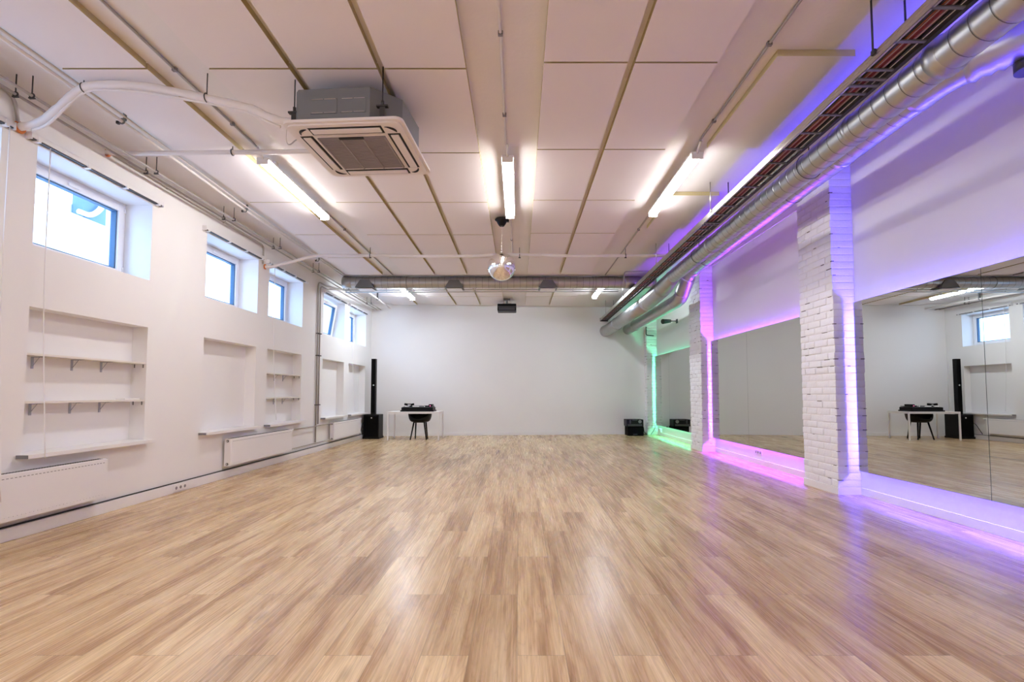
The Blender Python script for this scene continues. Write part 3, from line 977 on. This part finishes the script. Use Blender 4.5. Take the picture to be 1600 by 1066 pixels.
MB('galv').sweep(bez([(3.26, 9.68, 3.19), (3.255, 9.80, 3.11), (3.25, 9.96, 3.08), (3.25, 10.07, 3.075)], 4), 0.141, 28).build('lower_elbow', t)
duct_path(((3.25, 10.03, 3.073), (3.25, 13.55, 3.073)), 0.137, step=0.12, mb=MB('galv')).build('lower_run', t)
MB('galv').sweep([(3.25, 13.50, 3.073), (3.25, 13.54, 3.073), (3.25, 13.62, 3.073), (3.25, 13.65, 3.073)], [0.139, 0.152, 0.152, 0.141], 30).build('joint_collar', t)
MB('galv').sweep(bez([(3.25, 13.60, 3.073), (3.24, 13.8, 3.073), (3.22, 14.1, 3.06), (3.20, yback(3.2) + 0.03, 3.05)], 4), 0.144, 30).build('end_elbow', t)
MB('galv').sweep(bez([(3.15, 3.77, 3.523), (3.155, 3.56, 3.53), (3.23, 3.37, 3.545)], 5), 0.130, 28).build('near_elbow', t)
ringed([(3.20, 3.42, 3.54), (3.34, 3.27, 3.56), (3.49, 3.18, 3.57)], 0.130, 5, 0.018, mb=MB('galv')).build('flexible_sleeve', t)
MB('galv').sweep([(3.47, 3.19, 3.57), (3.70, 3.10, 3.58), (3.71, 3.096, 3.58), (3.73, 3.09, 3.58), (XR + 0.02, 3.00, 3.58)], [0.138, 0.138, 0.150, 0.138, 0.138], 28).build('wall_branch', t)
MB('dark_steel').cyl((3.46, 3.21, 3.46), (3.46, 3.21, 3.36), 0.085, 24).build('lower_outlet', t)
for y in (5.6, 8.4):
    p = along(B0, B1, y)
    MB('dark_steel').torus(p, 0.128, 0.003, 'Y', 28).cyl((p[0], y, p[2] + 0.128), (p[0], y, ZB), 0.004, 8).build('duct_hanger', t)

# cross duct
t = thing('ventilation_duct', 'spiral steel duct crossing the room under the ceiling behind the mirror ball', 'duct', (-0.5, 10.5, 3.57))
duct_path(((-3.75, 10.5, 3.57), (2.95, 10.5, 3.57)), 0.122, step=0.135, mb=MB('galv', 'galv_dark')).build('duct_run', t)
MB('galv').sweep([(-3.78, 10.5, 3.57), (-3.76, 10.5, 3.57), (-3.60, 10.5, 3.57), (-3.59, 10.5, 3.57)], [0.12, 0.128, 0.128, 0.122], 28).build('end_cap', t)
MB('galv').sweep([(2.30, 10.5, 3.57), (2.31, 10.5, 3.57), (2.60, 10.5, 3.57), (2.61, 10.5, 3.57)], [0.122, 0.13, 0.13, 0.122], 28).build('joint_collar', t)
for x in (-3.28, -1.37, 0.63):
    v = MB('steel_grey')
    a = [(x - 0.20, 10.34), (x + 0.20, 10.34), (x + 0.20, 10.66), (x - 0.20, 10.66)]
    vb = [v.bm.verts.new((*q, 3.43)) for q in a]
    vt = [v.bm.verts.new((x + (q[0] - x) * 0.5, 10.42 + (q[1] - 10.5) * 0.35, 3.60)) for q in a]
    for k in range(4):
        v.bm.faces.new((vb[k], vb[(k + 1) % 4], vt[(k + 1) % 4], vt[k]))
    v.bm.faces.new(vb)
    v.bm.faces.new(vt)
    v.build('outlet_saddle', t)
    MB('white').box(x - 0.16, x + 0.16, 10.36, 10.64, 3.405, 3.418, bev=0.003).cyl((x, 10.5, 3.415), (x, 10.5, 3.44), 0.06, 14).build('diffuser_plate', t)
for x in (-2.4, -0.4, 1.6):
    MB('dark_steel').torus((x, 10.5, 3.57), 0.128, 0.003, 'X', 28).build('duct_hanger', t)
for j, (z, y, lab) in enumerate(((3.445, 10.70, 'upper of two thin pipes running along the cross duct'), (3.405, 10.72, 'lower of two thin pipes running along the cross duct'))):
    t = thing('cross_pipe', lab, 'pipe', (0, y, z), 'thin pipes along the cross duct')
    MB('steel').sweep([(-3.80, y, z), (2.2, y, z + 0.02)], 0.013, 10).build('pipe_run', t)
    for x in (-2.9, -0.95, 1.2):
        MB('dark_steel').cyl((x, y, z + 0.01), (x, y, ZC if j == 0 else z + 0.045), 0.004, 8).build('pipe_hanger', t)
# thin conduit loop near the tray
t = thing('grey_conduit', 'thin grey conduit loop above the cable tray near the cross duct', 'conduit', (2.3, 9.3, 3.5))
MB('grey_pipe').sweep(rounded([(2.12, 9.75, 3.38), (2.12, 9.75, 3.62), (2.75, 9.75, 3.64)], 0.06), 0.011, 10).build('tube_run', t)

# ------------------------------------------------------------------ cable tray
TY0, TY1 = 0.6, 14.25


def tx(y):
    return 2.255 + (y - 1.0) * 0.0098


t = thing('cable_tray', 'long steel ladder cable tray hung from the ceiling beside the round duct', 'cable tray', (2.4, 7, 3.3))
for dx, sgn in ((0.0, 1), (0.215, -1)):
    r_ = MB('steel' if dx == 0 else 'dark_steel')
    for zz0, zz1, x0, x1 in ((3.300, 3.366, 0.0, 0.004), (3.362, 3.366, 0.0, 0.018), (3.300, 3.304, 0.0, 0.018 if dx == 0 else 0.030), (3.325, 3.329, -0.003, 0.0), (3.345, 3.349, -0.003, 0.0)):
        xa, xb = dx + sgn * x0, dx + sgn * x1
        xa, xb = min(xa, xb), max(xa, xb)
        r_.prism([(tx(TY0) + xa, TY0), (tx(TY0) + xb, TY0), (tx(TY1) + xb, TY1), (tx(TY1) + xa, TY1)], zz0, zz1)
    r_.build('side_rail', t)
y = 2.33
rung_ys = []
while y < TY1:
    rung_ys.append(y)
    y += 0.262
for y in rung_ys:
    MB('steel_grey').box(tx(y) + 0.003, tx(y) + 0.192, y, y + 0.022, 3.300, 3.311, bev=0.002).build('rung', t)
for y in (3.20, 6.0, 8.8):
    MB('steel_grey').box(tx(y) + 0.004, tx(y) + 0.20, y, y + 0.024, 3.292, 3.300).box(tx(y) + 0.004, tx(y) + 0.20, y + 0.07, y + 0.094, 3.292, 3.300).build('joint_plate', t)
for y in (3.03, 5.75, 8.15, 10.9, 13.2):
    x = tx(y) - 0.012
    MB('dark_steel' if y < 4 else 'steel').cyl((x, y, 3.36), (x, y, ZC), 0.006, 8).box(x - 0.004, x + 0.012, y - 0.015, y + 0.015, 3.34, 3.37).build('hanger_rod', t)
    MB('dark_steel').cyl((x + 0.216, y, 3.36), (x + 0.216, y, ZC), 0.006, 8).build('hanger_rod', t)
MB('dark_steel').box(tx(TY1) - 0.03, tx(TY1) + 0.23, TY1, yback(2.4) + 0.01, 3.28, 3.38).build('end_bracket', t)
CAB = [(0.045, 'cable_black', 0.0070, 'black cable on the ladder tray next to the outer rail'),
       (0.062, 'cable_orange', 0.0050, 'orange cable on the ladder tray beside the black one at the outer rail'),
       (0.074, 'cable_pink', 0.0042, 'pale cable on the ladder tray between the orange cable and the red ones'),
       (0.087, 'cable_red', 0.0060, 'thick red cable on the ladder tray beside the pale one'),
       (0.101, 'cable_red', 0.0045, 'thinner red cable on the ladder tray beside the thick red one'),
       (0.117, 'cable_pink', 0.0060, 'pale pink cable on the ladder tray beside the thinner red one'),
       (0.150, 'cable_black', 0.0060, 'black cable on the ladder tray between the pale pink and white ones'),
       (0.163, 'pipe_white', 0.0028, 'very thin white cable on the ladder tray on the duct side')]
for i, (dx, m_, r, lab) in enumerate(CAB):
    P = []
    y = TY0 + 0.05
    while y < TY1 - 0.05:
        P.append((tx(y) + dx + 0.001 * math.sin(y * 1.3 + i * 2.1), y, 3.3115 + r))
        y += 0.3
    tag(MB(m_).sweep(P, r, 7).build('tray_cable'), lab, 'cable', 'cables lying in the ladder tray')
for i in range(7):
    P = []
    y = TY0 + 0.05
    while y < TY1 - 0.05:
        P.append((tx(y) + 0.020 + i * 0.0263 + 0.0003 * math.sin(y * 0.9 + i), y, 3.3385))
        y += 0.4
    tag(MB('cable_black').sweep(P, 0.0125, 8).build('tray_cable'), 'thick black cable in the upper layer of the ladder tray', 'cable', 'thick black cables filling the top of the ladder tray')


# ------------------------------------------------------------------ brick pillars
def pillar(x0, y0, y1, label, near=True):
    t = thing('brick_pillar', label, 'pillar', (XR - 0.14, (y0 + y1) / 2, 0), 'white painted brick pillars')
    core = MB('mortar')
    core.box(x0 + 0.005, XR, y0 + 0.005, y1 - 0.005, 0, ZB)
    core.build('mortar_core', t)
    b = MB('brick')
    ch = 0.0835
    n = int((ZB - 0.08) / ch) + 1
    cr = MB('crack')
    L = y1 - y0
    for k in range(n):
        z0 = 0.085 + k * ch
        z1 = min(z0 + ch - 0.004, ZB - 0.001)
        if z1 - z0 < 0.02:
            break
        cuts = [0, L * 0.37, L * 0.74, L] if k % 2 else [0, L * 0.18, L * 0.55, L * 0.86, L]
        for q in range(len(cuts) - 1):
            a = y0 + cuts[q] + (0.004 if q else -random.uniform(-0.002, 0.003))
            c = y0 + cuts[q + 1] - (0.004 if q < len(cuts) - 2 else -random.uniform(-0.010, 0.008))
            jx = random.uniform(-0.007, 0.004)
            b.box(x0 + jx, XR - 0.002, a, c, z0 + random.uniform(0, 0.002), z1 - random.uniform(0, 0.002))
            if random.random() < 0.16:
                la = random.uniform(0.02, 0.10)
                s = random.uniform(a, max(a + 0.001, c - la))
                cr.box(x0 - 0.0045 + jx * 0, x0 + 0.02, s, min(s + la, c), z1 - 0.001, z1 + random.uniform(0.004, 0.008))
        if random.random() < 0.35:
            la = random.uniform(0.02, 0.06)
            s = random.choice((x0 + 0.0, random.uniform(x0, x0 + 0.17)))
            cr.box(s - 0.004, s + la, y0 - 0.0035, y0 + 0.02, z1 - 0.001, z1 + random.uniform(0.004, 0.009))
    bmesh.ops.bevel(b.bm, geom=list(b.bm.edges), offset=0.009, segments=3, affect='EDGES', profile=0.5)
    for v in b.bm.verts:
        v.co += Vector((random.uniform(-1, 1), random.uniform(-1, 1), random.uniform(-1, 1))) * 0.0012
    for f in b.bm.faces:
        f.smooth = True
    b.build('brickwork', t)
    cr.build('open_joints', t)
    p = MB('white')
    p.box(x0 - 0.012, XR - 0.0, y0 - 0.012, y1 + 0.004, 0, 0.083, bev=0.003)
    p.build('plinth', t)


pillar(3.735, 5.79, 6.48, 'nearest white painted brick pillar on the mirror wall')
pillar(3.735, 10.03, 10.69, 'middle white painted brick pillar, glowing violet on its near side')
pillar(3.70, 14.15, 14.42, 'farthest white brick pillar in the back corner, glowing green')
pillar(3.735, 0.12, 0.83, 'white painted brick pillar beside the camera, out of the picture')


# ------------------------------------------------------------------ backlit mirrors
MX = 3.91
MZ0, MZ1 = 0.292, 2.243


def mirror(y0, y1, seams, led, label):
    t = thing('wall_mirror', label, 'mirror', (XR, (y0 + y1) / 2, MZ0), 'large backlit wall mirrors')
    ys = [y0] + seams + [y1]
    for a, b in zip(ys[:-1], ys[1:]):
        a2 = a + (0.0025 if a != y0 else 0)
        b2 = b - (0.0025 if b != y1 else 0)
        s = MB('mirror', 'mirror_edge')
        s.box(MX, MX + 0.006, a2, b2, MZ0, MZ1, mi=1)
        for f in s.bm.faces:
            if abs(f.calc_center_median().x - MX) < 1e-5:
                f.material_index = 0
        s.build('mirror_sheet', t)
    MB('dark_grey').box(MX + 0.006, MX + 0.020, y0 + 0.004, y1 - 0.004, MZ0 + 0.004, MZ1 - 0.004).build('backing_board', t)
    fr = MB('wall')
    fr.box(MX + 0.020, XR, y0 + 0.22, y1 - 0.22, MZ0 + 0.16, MZ1 - 0.16)
    fr.build('wall_batten', t)
    for (a, b, z0, z1) in ((y0 + 0.10, y1 - 0.10, MZ1 - 0.075, MZ1 - 0.060), (y0 + 0.10, y1 - 0.10, MZ0 + 0.055, MZ0 + 0.07),
                           (y0 + 0.088, y0 + 0.095, MZ0 + 0.06, MZ1 - 0.07), (y1 - 0.095, y1 - 0.088, MZ0 + 0.06, MZ1 - 0.07)):
        MB(led).box(XR - 0.012, XR - 0.002, a, b, z0, z1).build('led_strip', t)


mirror(0.95, 5.69, [2.46, 4.11], 'led_blue', 'nearest large wall mirror with blue backlight, at the right picture edge')
mirror(6.56, 9.95, [8.39], 'led_violet', 'middle large wall mirror with violet backlight between two brick pillars')
mirror(10.77, 14.06, [12.75], 'led_green', 'farthest wall mirror with green backlight reflecting the black case')

t = thing('spot_lamp', 'small black wall spot lamp above the green lit mirror', 'lamp', (XR, 12.3, 3.0))
MB('dark_grey').box(XR - 0.02, XR, 12.25, 12.35, 2.95, 3.05).cyl((XR - 0.02, 12.3, 3.0), (XR - 0.16, 12.3, 3.0), 0.014, 8).build('wall_bracket', t)
MB('dark_grey').cyl((XR - 0.16, 12.36, 3.01), (XR - 0.38, 12.26, 2.985), 0.045, 16, r1=0.065).build('lamp_head', t)
tag(MB('cable_black').sweep(rounded([(3.68, 14.10, 3.10), (3.68, 14.10, 2.86), (3.90, 14.10, 2.84)], 0.05), 0.013, 8).build('bent_cable'), 'short bent black cable on the brick pillar in the back corner', 'cable')
tag(MB('pipe_white').box(XR - 0.02, XR, 6.49, 10.02, 3.80, 3.825).build('cable_trunking'), 'slim white cable trunking high on the wall above the violet lit mirror', 'trunking')

# ------------------------------------------------------------------ mirror ball and its motor
t = thing('ball_motor', 'small black mirror ball motor fixed to the ceiling', 'motor', (-0.238, 6.9, ZC))
MB('white').cyl((-0.238, 6.9, 3.68), (-0.238, 6.9, ZC), 0.05, 20).build('ceiling_rose', t)
MB('black').sweep([(-0.238, 6.9, 3.675), (-0.238, 6.9, 3.655), (-0.238, 6.9, 3.635), (-0.238, 6.9, 3.60), (-0.238, 6.9, 3.565)], [0.085, 0.10, 0.075, 0.06, 0.035], 18).build('motor_body', t)
MB('black').box(-0.17, -0.135, 6.87, 6.93, 3.63, 3.665).build('switch', t)
t = thing('mirror_ball', 'silver mirror ball hanging from the ceiling in the middle of the room', 'mirror ball', (-0.238, 6.9, 2.978))
b = MB('tile_mirror')
R = 0.198
rows_ = 46
for i in range(rows_):
    p0, p1 = PI * i / rows_ - PI / 2, PI * (i + 1) / rows_ - PI / 2
    n = max(6, int(2 * PI * math.cos((p0 + p1) / 2) * R / (PI * R / rows_)))
    for k in range(n):
        a0, a1 = 2 * PI * k / n, 2 * PI * (k + 1) / n
        pts = []
        jit = Vector((random.uniform(-1, 1), random.uniform(-1, 1), random.uniform(-1, 1))) * 0.00012
        for (aa, pp_) in ((a0, p0), (a1, p0), (a1, p1), (a0, p1)):
            pts.append(Vector((-0.238 + R * math.cos(pp_) * math.cos(aa), 6.9 + R * math.cos(pp_) * math.sin(aa), 2.978 + R * math.sin(pp_))) + jit * random.uniform(0.2, 1))
        vs = [b.bm.verts.new(p) for p in pts]
        try:
            b.bm.faces.new(vs)
        except ValueError:
            pass
bmesh.ops.remove_doubles(b.bm, verts=b.bm.verts, dist=1e-6)
me_b = b.build('mirror_tiles', t)
MB('mid_grey').sphere((-0.238, 6.9, 2.978), R - 0.004, 24, 16).build('ball_core', t)
MB('steel').cyl((-0.238, 6.9, 2.978 + R - 0.006), (-0.238, 6.9, 2.978 + R + 0.012), 0.022, 14).build('top_cap', t)
c = MB('steel')
z = 2.978 + R + 0.012
k = 0
while z < 3.55:
    c.torus((-0.238, 6.9, z + 0.012), 0.010 if z < 3.27 else 0.006, 0.0028 if z < 3.27 else 0.0012, 'X' if k % 2 else 'Y', 8)
    z += 0.020
    k += 1
c.build('chain', t)

# ------------------------------------------------------------------ projector at the far end
t = thing('projector', 'black projector hanging from the ceiling near the back wall', 'projector', (-0.305, 12.9, ZC))
MB('black').box(-0.555, -0.055, 12.85, 13.25, 3.36, 3.55, bev=0.02).build('body', t)
MB('dark_grey').box(-0.54, -0.07, 12.843, 12.852, 3.455, 3.475).box(-0.52, -0.09, 12.845, 12.851, 3.375, 3.445).build('front_vent', t)
MB('mid_grey', 'white').cyl((-0.305, 13.0, 3.53), (-0.305, 13.0, ZC), 0.03, 12).box(-0.42, -0.19, 12.9, 13.1, 3.545, 3.56).box(-0.39, -0.22, 12.92, 13.08, ZC - 0.03, ZC).build('ceiling_mount', t)
c = bez([(-0.20, 12.95, 3.55), (-0.12, 12.9, 3.60), (-0.14, 12.6, 3.66), (-0.10, 12.2, 3.68)], 5)
MB('white').sweep(c, 0.006, 6).build('power_cord', t)

# ------------------------------------------------------------------ column speaker
SX, SY = -3.835, 13.05
t = thing('column_speaker', 'tall black column loudspeaker on a bass cabinet in the left back corner', 'speaker', (SX, SY, 0))
MB('black').box(SX - 0.20, SX + 0.20, SY - 0.20, SY + 0.22, 0.03, 0.63, bev=0.012).build('bass_cabinet', t)
MB('black').box(SX - 0.215, SX + 0.215, SY - 0.22, SY + 0.23, 0.0, 0.05, bev=0.01).build('base_foot', t)
MB('black_matte').box(SX - 0.18, SX + 0.18, SY - 0.207, SY - 0.198, 0.07, 0.59, bev=0.003).build('cabinet_grille', t)
MB('black').box(SX - 0.06, SX + 0.06, SY - 0.06, SY + 0.06, 0.62, 2.10, bev=0.008).build('column', t)
MB('black_matte').box(SX - 0.05, SX + 0.05, SY - 0.066, SY - 0.058, 0.68, 1.38, bev=0.002).box(SX - 0.05, SX + 0.05, SY - 0.066, SY - 0.058, 1.41, 2.08, bev=0.002).build('column_grille', t)
for z in (1.40, 0.545):
    MB('tag').cyl((SX + 0.01, SY - 0.205 if z < 1 else SY - 0.064, z), (SX + 0.01, SY - 0.212 if z < 1 else SY - 0.071, z), 0.017, 16).build('round_badge', t)
tag(MB('cable_black').sweep(bez([(SX - 0.18, SY + 0.0, 0.45), (XL + 0.05, 12.85, 0.40), (XL + 0.05, 12.72, 0.25), (XL + 0.04, 12.65, 0.14)], 6), 0.008, 8).build('speaker_cable'), 'black cable from the bass cabinet to the wall behind the far radiator', 'cable')
tag(MB('white').sweep(bez([(XL + 0.02, 13.55, 2.10), (XL + 0.10, 13.5, 1.5), (SX - 0.10, 13.4, 0.9), (SX - 0.08, 13.3, 0.62)], 6), 0.008, 8).build('wall_cable'), 'pale cable hanging in the corner behind the column loudspeaker', 'cable')

# ------------------------------------------------------------------ table, chair and controller
t = thing('dj_table', 'narrow white table with square legs carrying the black controller', 'table', (-2.645, 12.75, 0))
TXa, TXb, TYa, TYb, TZ = -3.30, -1.99, 12.40, 13.10, 0.72
MB('white').box(TXa, TXb, TYa, TYb, TZ - 0.014, TZ, bev=0.003).build('table_top', t)
MB('white').box(TXa + 0.03, TXb - 0.03, TYa + 0.004, TYa + 0.024, TZ - 0.05, TZ - 0.014).box(TXa + 0.03, TXb - 0.03, TYb - 0.024, TYb - 0.004, TZ - 0.05, TZ - 0.014).box(TXa + 0.004, TXa + 0.024, TYa + 0.03, TYb - 0.03, TZ - 0.05, TZ - 0.014).box(TXb - 0.024, TXb - 0.004, TYa + 0.03, TYb - 0.03, TZ - 0.05, TZ - 0.014).build('apron', t)
for x in (TXa + 0.001, TXb - 0.034):
    for y in (TYa + 0.001, TYb - 0.034):
        MB('white').box(x, x + 0.033, y, y + 0.033, 0, TZ - 0.013, bev=0.003).build('leg', t)

CX, CY = -2.545, 12.75
t = thing('shell_chair', 'black plastic tub chair tucked under the white table', 'chair', (CX, CY, 0))
s = MB('black')
nu, nv = 28, 9
rings = []
for j in range(nv + 1):
    q = j / nv
    ring = []
    for k in range(nu):
        a = 2 * PI * k / nu
        back = max(0.0, math.sin(a))                 # back towards +y
        front = max(0.0, -math.sin(a))
        H = 0.235 + 0.12 * back ** 1.5 - 0.16 * front ** 2
        H = min(H, 0.225)
        if q < 0.45:
            rr = 0.215 * (q / 0.45)
            zz = 0.012 * (q / 0.45) ** 2
        else:
            s_ = (q - 0.45) / 0.55
            rr = 0.215 + 0.075 * math.sin(s_ * PI / 2) ** 0.8
            zz = 0.012 + (H - 0.012) * s_ ** 1.35
        ring.append((CX + rr * 1.0 * math.cos(a), CY + 0.02 + rr * 0.92 * math.sin(a), 0.452 + zz))
    rings.append(ring)
c0 = s.bm.verts.new((CX, CY + 0.02, 0.452))
vr = [[s.bm.verts.new(p) for p in ring] for ring in rings[1:]]
for k in range(nu):
    s.bm.faces.new((c0, vr[0][k], vr[0][(k + 1) % nu]))
for j in range(len(vr) - 1):
    for k in range(nu):
        s.bm.faces.new((vr[j][k], vr[j + 1][k], vr[j + 1][(k + 1) % nu], vr[j][(k + 1) % nu]))
for f in s.bm.faces:
    f.smooth = True
so = s.build('seat_shell', t)
md = so.modifiers.new('thickness', 'SOLIDIFY')
md.thickness = 0.012
md.offset = 1
for sx in (-1, 1):
    for sy in (-1, 1):
        MB('black').cyl((CX + sx * 0.13, CY + 0.02 + sy * 0.12, 0.455), (CX + sx * (0.205 if sy < 0 else 0.16), CY + 0.02 + sy * 0.20, 0.0), 0.021, 10, r1=0.016).build('leg', t)
MB('black').box(CX - 0.15, CX + 0.15, CY - 0.12, CY + 0.16, 0.432, 0.452).build('under_frame', t)
MB('tag').box(CX - 0.165, CX - 0.135, CY - 0.185, CY - 0.175, 0.50, 0.56, bev=0.003, rot=Matrix.Rotation(-0.45, 4, 'Z')).build('tag', t)

t = thing('dj_controller', 'black mixing controller in a flat case on the white table', 'controller', (-2.56, 12.72, TZ))
ca = MB('black')
ca.box(-3.00, -2.15, 12.50, 12.95, TZ, TZ + 0.035, bev=0.008).box(-2.975, -2.175, 12.52, 12.94, TZ + 0.033, TZ + 0.11, bev=0.012)
ca.build('case', t)
MB('dark_grey').box(-2.955, -2.195, 12.54, 12.93, TZ + 0.108, TZ + 0.125, rot=Matrix.Rotation(0.06, 4, 'X'), bev=0.004).build('deck', t)
for x in (-2.78, -2.36):
    MB('black', 'steel').cyl((x, 12.72, TZ + 0.122), (x, 12.72, TZ + 0.150), 0.085, 28).cyl((x, 12.72, TZ + 0.149), (x, 12.72, TZ + 0.153), 0.05, 24, 1).build('jog_wheel', t)
k_ = MB('mid_grey', 'steel')
for i in range(5):
    for j in range(3):
        k_.cyl((-2.64 + i * 0.03, 12.62 + j * 0.09, TZ + 0.12), (-2.64 + i * 0.03, 12.62 + j * 0.09, TZ + 0.15), 0.010, 10, (i + j) % 2)
k_.build('mixer_knobs', t)
MB('mid_grey').box(-2.70, -2.44, 12.555, 12.575, TZ + 0.118, TZ + 0.155, bev=0.003).build('fader_strip', t)
pd = MB('indicator')
for x in (-2.88, -2.84, -2.80, -2.69, -2.655, -2.62, -2.585, -2.55, -2.40):
    pd.box(x, x + 0.018, 12.545, 12.553, TZ + 0.125, TZ + 0.138)
pd.build('pad_lights', t)
MB('pink_light').box(-2.26, -2.235, 12.545, 12.553, TZ + 0.135, TZ + 0.155).build('pink_lamp', t)
MB('black').box(-2.29, -2.20, 12.56, 12.80, TZ + 0.118, TZ + 0.185, bev=0.01).build('effects_unit', t)
t = thing('headphones', 'black headphones lying on the left end of the controller', 'headphones', (-2.82, 12.70, TZ + 0.15))
MB('black').torus((-2.80, 12.66, TZ + 0.185), 0.085, 0.013, 'Z', 16, a0=0.2, a1=PI - 0.2).build('headband', t)
for sx in (-1, 1):
    MB('black_matte').cyl((-2.80 + sx * 0.085, 12.64, TZ + 0.156), (-2.80 + sx * 0.078, 12.64, TZ + 0.205), 0.045, 18).build('ear_cup', t)

# ------------------------------------------------------------------ black cases in the right back corner
BX0, BX1, BY0, BY1 = 3.02, 3.50, 13.78, 14.18
t = thing('stage_case', 'black equipment case standing on the floor by the back wall', 'case', ((BX0 + BX1) / 2, (BY0 + BY1) / 2, 0))
MB('black_matte').box(BX0 + 0.03, BX1, BY0, BY1, 0.0, 0.26, bev=0.02).build('case_body', t)
MB('dark_grey').box(BX0 + 0.18, BX0 + 0.30, BY0 - 0.012, BY0, 0.03, 0.055, bev=0.004).build('handle', t)
t = thing('stage_mixer', 'boxy black amplifier with round dial on top of the black case', 'amplifier', ((BX0 + BX1) / 2, (BY0 + BY1) / 2, 0.26))
MB('black').box(BX0, BX1 - 0.01, BY0 - 0.01, BY1 - 0.03, 0.26, 0.455, bev=0.012).build('housing', t)
MB('dark_grey').box(BX0 + 0.03, BX1 - 0.05, BY0 - 0.018, BY0 - 0.008, 0.27, 0.325, bev=0.003).build('lower_panel', t)
MB('mid_grey').cyl((BX1 - 0.11, BY0 - 0.010, 0.395), (BX1 - 0.11, BY0 - 0.022, 0.395), 0.046, 20).build('dial', t)
MB('dark_grey').box(BX0 + 0.08, BX0 + 0.12, BY0 - 0.016, BY0 - 0.008, 0.34, 0.44).box(BX0 + 0.16, BX0 + 0.30, BY0 - 0.016, BY0 - 0.008, 0.425, 0.445).build('front_controls', t)
tag(MB('cable_black').sweep(bez([(3.515, 14.12, 0.20), (3.58, 14.16, 0.22), (3.60, 14.13, 0.08), (3.66, 14.08, 0.02), (3.62, 14.02, 0.012), (3.54, 14.08, 0.012)], 6), 0.010, 8).build('loose_cable'), 'loose black cable coiled beside the black case', 'cable')
tag(MB('cable_black').sweep(bez([(3.78, 14.10, 0.02), (3.86, 14.10, 0.12), (3.95, 14.08, 0.30)], 6), 0.006, 6).build('mirror_cable'), 'thin dark cable rising to the green lit mirror edge', 'cable')

for o in BASES:
    for k in ('_world', '_base'):
        if k in o:
            del o[k]
